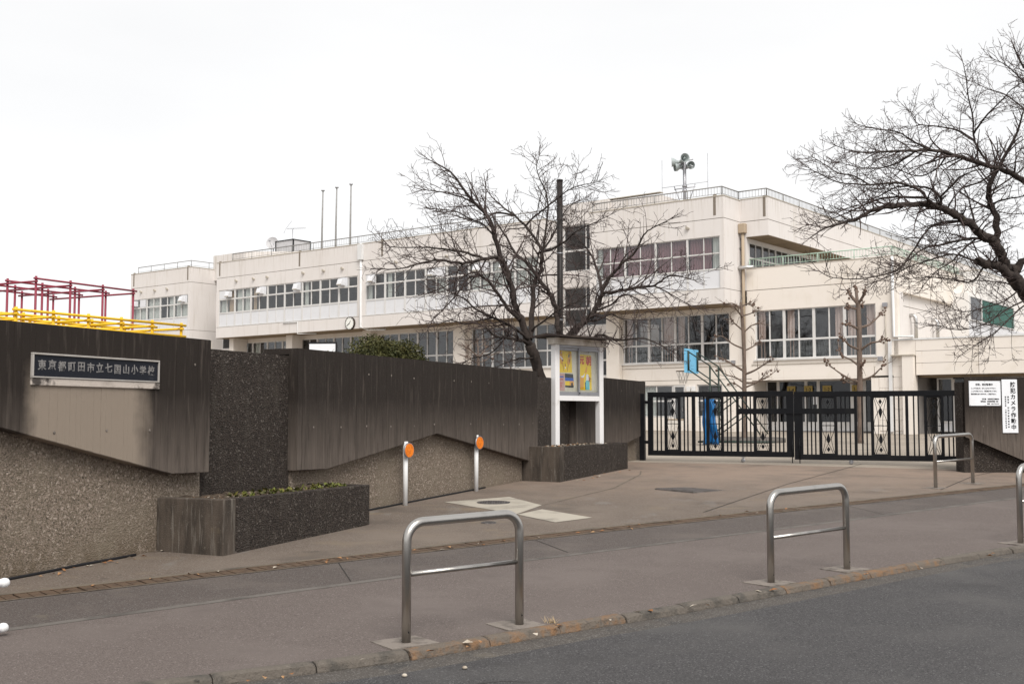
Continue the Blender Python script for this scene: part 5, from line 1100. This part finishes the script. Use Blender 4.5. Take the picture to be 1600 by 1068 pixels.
POLLARD_SMALL=[
('trunk',0.047,0.040,[(-0.90,30.00,1.64),(-0.90,30.00,2.49),(-0.90,30.00,3.09)]),
('b',0.026,0.009,[(-0.90,30.00,3.04),(-1.07,29.88,3.20),(-1.19,29.80,3.33)]),
('b',0.026,0.009,[(-0.90,30.00,3.07),(-0.92,30.42,3.34),(-0.95,30.79,3.57)]),
('b',0.022,0.009,[(-0.90,30.00,3.00),(-0.75,30.53,3.24),(-0.67,30.86,3.40)]),
('b',0.017,0.006,[(-0.90,30.00,2.90),(-1.11,30.16,2.98),(-1.27,30.31,3.10)]),
('b',0.017,0.006,[(-0.90,30.00,2.90),(-0.69,30.38,2.99),(-0.56,30.73,3.16)]),
]
# ------------------------------------------------------------------ playground frames behind the left wall
def climbing_frame(name, label, origin, yaw, nx, ny, sx, sy, z0, z1, r, mt, over, levels):
    t = thing(name, label, 'climbing frame', (origin[0], origin[1], z0), yaw); H = z1 - z0
    pm = MB(); pm.tube([(0, 0, 0), (0, 0, H + over)], r, 8); pme = pm.mesh('post', M[mt])
    for i in range(nx):
        for j in range(ny): link('post', pme, t, loc=(i * sx, j * sy, 0))
    for lv in levels:
        bm_ = MB(); bm_.tube([(-.07, 0, 0), ((nx - 1) * sx + .07, 0, 0)], r * .85, 8); bme = bm_.mesh('bar', M[mt])
        cm = MB(); cm.tube([(0, -.07, 0), (0, (ny - 1) * sy + .07, 0)], r * .85, 8); cme = cm.mesh('cross_bar', M[mt])
        for j in range(ny): link('bar', bme, t, loc=(0, j * sy - r * 1.2, H - lv))
        for i in range(nx): link('cross_bar', cme, t, loc=(i * sx - r * 1.2, 0, H - lv - .055))
    return t
RY = math.atan2(.883, .47)
climbing_frame('climbing_frame', 'tall dark red pipe climbing frame above the left wall', (-9.0, 21.2), RY, 4, 4, .80, .80, 1.62, 4.06, .023, 'red_paint', .05, (0,))
climbing_frame('climbing_frame', 'low yellow pipe climbing frame just above the left wall', (-6.58, 14.9), math.atan2(2.6, 1.43), 6, 4, .594, .62, 1.62, 2.87, .022, 'yellow_paint', .04, (0, .17))

# ------------------------------------------------------------------ dark pole, basketball goal
p = thing('utility_pole', 'plain dark brown steel pole rising behind the notice board', 'pole', (.985, 23.0, ground_z(23)))
m = MB(); m.tube([(0, 0, -.1), (0, 0, 5.87)], .062, 14); m.build('pole', M['pole_brown'], p)
m = MB(); m.lathe([(.068, 0), (.068, .04), (.02, .055)], (0, 0, 5.86), n=14); m.build('cap', M['pole_brown'], p)
m = MB(); m.tube([(.07, 0, 5.45), (.11, 0, 5.47), (.11, 0, 5.60), (.07, 0, 5.62)], .01, 6); m.build('ring', M['grey_metal'], p)
m = MB(); m.lathe([(.067, 0), (.067, .035)], (0, 0, 4.35), n=14); m.lathe([(.067, 0), (.067, .035)], (0, 0, 2.98), n=14); m.build('band', M['grey_metal'], p)
g = ground_z(36)
bg = thing('basketball_goal', 'movable basketball goal with a light blue backboard seen from behind', 'basketball goal', (6.46, 36.0, g), R(-30))
# local x towards the base, the board hangs out to the left
m = MB(); m.box(-.80, -.74, -.56, .56, 2.29, 3.06); m.build('backboard', M['blue_paint'], bg, loc=(0, 0, 0), rot=(0, 0, 0))
bd = bg.children[0]; bd.rotation_euler = (0, 0, R(0))
m = MB()
for y in (-.40, .40):
    m.tube([(-.72, y, 2.36), (-.72, y, 2.99)], .038, 6)
    m.tube([(-.70, y, 2.95), (0, y, 2.50)], .022, 6); m.tube([(-.70, y, 2.38), (0, y, 1.90)], .022, 6)
    m.tube([(0, y, .1), (0, y, 2.52)], .032, 8); m.tube([(.0, y, 2.48), (1.6, y, .35)], .022, 6); m.tube([(0, y, 1.0), (.70, y, 1.5)], .020, 6); m.tube([(0, y, .3), (1.05, y, 1.05)], .020, 6)
    m.tube([(-.4, y, .1), (1.8, y, .1)], .035, 6)
m.tube([(0, -.4, 1.85), (0, .4, 1.85)], .022, 6); m.tube([(-.4, -.4, .1), (-.4, .4, .1)], .035, 6); m.tube([(1.8, -.4, .1), (1.8, .4, .1)], .035, 6)
m.build('goal_frame', M['dark_green'], bg)
m = MB(); m.tube([(-1.06 + .22 * math.cos(k * math.pi / 10), -.0 + .22 * math.sin(k * math.pi / 10), 2.36) for k in range(21)], .012, 5, cap=False); m.tube([(-.84, 0, 2.36), (-.80, 0, 2.36)], .03, 5); m.build('rim', M['rust'], bg)
m = MB()
for k in range(10):
    a = k * math.pi / 5; b = a + math.pi / 5
    for q in (-1, 1): m.tube([(-1.06 + .22 * math.cos(a), -.0 + .22 * math.sin(a), 2.35), (-1.06 + .14 * math.cos(a + q * .3), -.0 + .14 * math.sin(a + q * .3), 2.12), (-1.06 + .12 * math.cos(a), -.0 + .12 * math.sin(a), 1.95)], .006, 4, cap=False)
m.build('net', M['pale_wood'], bg)
for k in range(4):
    m = MB(); m.lathe([(.014, -.02), (.014, .004)], (0, 0, 0), 'x', 6); m.build('bolt', M['black_ink'], bg, loc=(-.74, -.055 + .11 * (k % 2), 2.42 + .11 * (k // 2)))
# blue tarpaulin hanging over the base
m = MB(); nx, nz = 16, 14; rt = random.Random(3)
for i in range(nx + 1):
    u = i / nx
    for j in range(nz + 1):
        v = j / nz; x = -.12 + u * .50 * (1.0 - .22 * v); y = -.12 * math.sin(u * 9 + v * 2) * (1 - .5 * v) - .05 * math.sin(u * 23) + .03 * math.sin(v * 17 + u * 5)
        m.v.append((x + .02 * math.sin(v * 9), y, .02 + v * 1.42))
for i in range(nx):
    for j in range(nz): m.face([i * (nz + 1) + j, (i + 1) * (nz + 1) + j, (i + 1) * (nz + 1) + j + 1, i * (nz + 1) + j + 1], 0, True)
tp = m.build('blue_tarpaulin', M['tarp'], None, loc=(6.10, 35.45, g), rot=(0, 0, R(-5))); tag(tp, 'crumpled bright blue tarpaulin hung on the foot of the basketball goal', 'tarpaulin')
so = tp.modifiers.new('thickness', 'SOLIDIFY'); so.thickness = .012
t = thing('wooden_box', 'small brown wooden box by the wall beyond the left gate leaf', 'box', (*bpt(-10.6, -1.0), ground_z(56)), B_ANG)
m = MB(); m.box(-.35, .35, -.3, .3, 0, .55); m.build('box_body', M['pale_wood'], t, .01); m = MB(); m.box(-.38, .38, -.33, .33, .551, .6); m.build('box_lid', M['pipe_brown'], t, .006)
m = MB(); m.lathe([(1.35, -.05), (1.35, .14), (1.2, .16), (1.2, .05)], n=28); tag(m.build('tree_kerb', M['edging'], None, loc=(8.0, 38.8, ground_z(38.8))), 'low round concrete edging at the foot of the left pollard', 'tree edging')

# ------------------------------------------------------------------ trees
def rot_away(d, ang, rr):
    ax = d.orthogonal().normalized(); ax.rotate(Matrix.Rotation(rr.uniform(0, 2 * math.pi), 3, d)); v = d.copy(); v.rotate(Matrix.Rotation(ang, 3, ax)); return v
def grow(m, p, d, L, r, lvl, rr, up=.10, dens=1.0):
    n = 3 if L < .28 else (4 if L < .7 else 6); pts = [p.copy()]; rad = [r]; q = p.copy(); dd = d.copy(); bend = Vector((rr.gauss(0, .10), rr.gauss(0, .10), rr.gauss(up, .08)))
    for k in range(n):
        dd = (dd + bend + Vector((rr.gauss(0, .07), rr.gauss(0, .07), rr.gauss(0, .07)))).normalized(); q = q + dd * (L / n); pts.append(q.copy()); rad.append(max(.0037, r * (1 - .66 * (k + 1) / n)))
    m.tube(pts, rad, 3 if r < .012 else 5, cap=False)
    if lvl <= 0: return
    cnt = max(1, int(L * (10 if lvl == 1 else 6.0) * dens * rr.uniform(.75, 1.25)))
    for c in range(cnt):
        f = rr.uniform(.18, 1.0); k = min(int(f * n), n - 1); a = pts[k] + (pts[k + 1] - pts[k]) * (f * n - k); t = (pts[k + 1] - pts[k]).normalized()
        nl = L * rr.uniform(.24, .55) * (1 - .45 * f) if lvl > 1 else rr.uniform(.05, .20)
        if nl < .04: continue
        grow(m, a, rot_away(t, rr.uniform(.55, 1.15), rr), nl, max(.004, rad[k] * .60), lvl - 1, rr, up, dens)
def cherry(label, limbs, seed, spacing, lmin, lmax, bud=True, up=.045):
    rr = random.Random(seed); base = limbs[0][3][0]
    g0 = ground_z(base[1]); t = thing('cherry_tree', label, 'tree', (base[0], base[1], g0)); org = Vector((base[0], base[1], g0))
    tw = MB()
    for i, (kind, r0, r1, pts) in enumerate(limbs):
        P = smooth([Vector(q) - org for q in pts], 4)
        if i == 0: P = [Vector((P[0].x, P[0].y, -.2))] + P if P[0].z > -.1 else P
        n = len(P); S = [0]
        for a, b in zip(P, P[1:]): S.append(S[-1] + (b - a).length)
        Lt = S[-1]; rad = [r0 + (r1 - r0) * (s / Lt) ** 1.0 for s in S]
        if i == 0: rad[0] = r0 * 1.45
        P = [p + Vector((rr.gauss(0, 1), rr.gauss(0, 1), rr.gauss(0, 1))) * (min(.03, rad[k] * .25) if i else .008) if 0 < k < n - 1 else p for k, p in enumerate(P)]
        m = MB(); m.tube(P, rad, 14 if r0 > .12 else 8, lump=.07, rng=rr); m.build('trunk' if i == 0 else 'branch', M['bark'], t)
        if i == 0: continue
        s = Lt * .16
        while s < Lt:
            k = max(j for j in range(n) if S[j] <= s); k = min(k, n - 2); f = (s - S[k]) / max(1e-6, S[k + 1] - S[k]); a = P[k] + (P[k + 1] - P[k]) * f; d = (P[k + 1] - P[k]).normalized()
            tip = s / Lt; L = rr.uniform(lmin, lmax) * (1.0 - .62 * tip)
            dirn = rot_away(d, rr.uniform(.6, 1.2), rr); dirn.z = dirn.z * .8 + .12; dirn.normalize()
            grow(tw, a, dirn, L, min(.019, max(.0075, rad[k] * .52)), 3 if L > .7 else 2, rr, up)
            s += spacing * rr.uniform(.5, 1.5) * (1.5 - .7 * tip)
        end = P[-1]; d = (P[-1] - P[-2]).normalized()
        for k in range(3): grow(tw, end, rot_away(d, rr.uniform(.1, .5), rr), rr.uniform(.22, .45), .007, 1, rr, up)
    o = tw.build('twigs', M['twig'], t); o['kind'] = 'stuff'
    return t
yard_tree = cherry('large bare spreading cherry tree rising behind the left wall and the notice board', CHERRY_LEFT, 7, .080, .5, 1.5)
cherry('large bare cherry tree overhanging from the right edge of the photo', CHERRY_RIGHT, 9, .084, .5, 1.5)
for (x, y, a), lab in (((-25, 35.5, 1.2), 'bare cherry tree in the yard beyond the left edge, mirrored in the windows, nearer one'), ((-31, 33, 4.0), 'bare cherry tree in the yard beyond the left edge, mirrored in the windows, farther one'), ((-29, 40, 2.6), 'bare cherry tree beyond the left edge, closest to the school')):
    c = dup(yard_tree, (x, y, ground_z(y)), a, lab); c.scale = (1.7, 1.7, 1.7)
def pollard(label, limbs, seed, knobs, tw_n, name='pollarded_tree'):
    rr = random.Random(seed); b = limbs[0][3][0]; g0 = ground_z(b[1]); t = thing(name, label, 'tree', (b[0], b[1], g0)); org = Vector((b[0], b[1], g0)); tw = MB()
    for i, (kind, r0, r1, pts) in enumerate(limbs):
        P = smooth([Vector(q) - org for q in pts], 4)
        if i == 0: P[0].z = -.1
        n = len(P); rad = [r0 + (r1 - r0) * k / (n - 1) for k in range(n)]
        if i == 0: rad[0] *= 1.3
        m = MB(); m.tube(P, rad, 12 if i == 0 else 8, lump=.10, rng=rr)
        m.build('trunk' if i == 0 else 'branch', M['bark_grey'], t)
        if i:
            m = MB(); cnt = knobs
            for k in range(cnt):
                c = P[-1 - rr.randrange(min(4, n - 1))] + Vector((rr.gauss(0, .04), rr.gauss(0, .04), rr.gauss(0, .06))); q = rr.uniform(.7, 1.2) * max(r1 * 1.1, .042)
                m.lathe([(.1 * q, -q), (.8 * q, -.6 * q), (q, 0), (.75 * q, .6 * q), (.1 * q, q)], tuple(c), n=8)
            if cnt: m.build('knuckle', M['knob'], t)['kind'] = 'stuff'
            for k in range(tw_n):
                f = rr.uniform(.35, 1); j = min(int(f * (n - 1)), n - 2); grow(tw, P[j], rot_away((P[j + 1] - P[j]).normalized(), rr.uniform(.4, 1.1), rr), rr.uniform(.15, .55), .012, 1, rr, .12, .5)
    if tw.v: o = tw.build('twigs', M['bark_grey'], t); o['kind'] = 'stuff'
pollard('hard-pollarded grey tree with knobbly stubs right of the gate centre', POLLARD_RIGHT, 3, 9, 3)
pollard('slimmer pollarded grey tree with many thin shoots left of the gate centre', POLLARD_LEFT, 4, 3, 8)
pollard('small pale pollard in front of the school behind the long wall', POLLARD_SMALL, 5, 1, 8)
# evergreen bush
def leaf_clump(label, c, sx, sy, sz, n, leaf, seed, zbase):
    rr = random.Random(seed); t = thing('evergreen_bush', label, 'bush', (c[0], c[1], zbase)); m = MB(); br = MB()
    lobes = [(0, 0, 0, 1)]
    for k in range(22):
        a = rr.uniform(0, 6.28); e = rr.uniform(-.5, 1.0); q = rr.uniform(.5, .82); lobes.append((math.cos(a) * q * math.cos(e), math.sin(a) * q * math.cos(e), math.sin(e) * q * .95, rr.uniform(.24, .42)))
    h0 = c[2] - zbase
    for k in range(7):
        l = lobes[k + 1]; br.tube([(0, 0, -.05), (l[0] * sx * .3, l[1] * sy * .3, h0 * .5), (l[0] * sx * .8, l[1] * sy * .8, h0 + l[2] * sz * .8)], [.06, .045, .012], 6)
    br.build('stem', M['bark'], t)
    for k in range(n):
        if rr.random() < .25: l = lobes[0]; rad = .8
        else: l = rr.choice(lobes[1:]); rad = l[3]
        d = Vector((rr.gauss(0, 1), rr.gauss(0, 1), rr.gauss(0, 1))).normalized() * rad * rr.uniform(.72, 1.05)
        p = Vector(((l[0] + d.x) * sx, (l[1] + d.y) * sy, h0 + (l[2] + d.z) * sz))
        nn = (d + Vector((rr.gauss(0, .5), rr.gauss(0, .5), rr.gauss(.3, .5)))).normalized(); u = nn.orthogonal().normalized(); u.rotate(Matrix.Rotation(rr.uniform(0, 6.28), 3, nn)); w = nn.cross(u); s = leaf * rr.uniform(.6, 1.3)
        m.quad(p - u * s, p + w * s * .45 + nn * s * .1, p + u * s, p - w * s * .45 + nn * s * .1)
    m.build('foliage', M['leaf_dark'], t)['kind'] = 'stuff'
leaf_clump('dense olive-green evergreen bush above the long wall, by the school clock', (-2.50, 22, 2.36), .90, .8, .80, 16000, .034, 6, ground_z(22))
leaf_clump('small low olive-green bush left of the large evergreen bush above the wall', (-3.52, 22, 2.18), .45, .45, .70, 5000, .032, 8, ground_z(22))
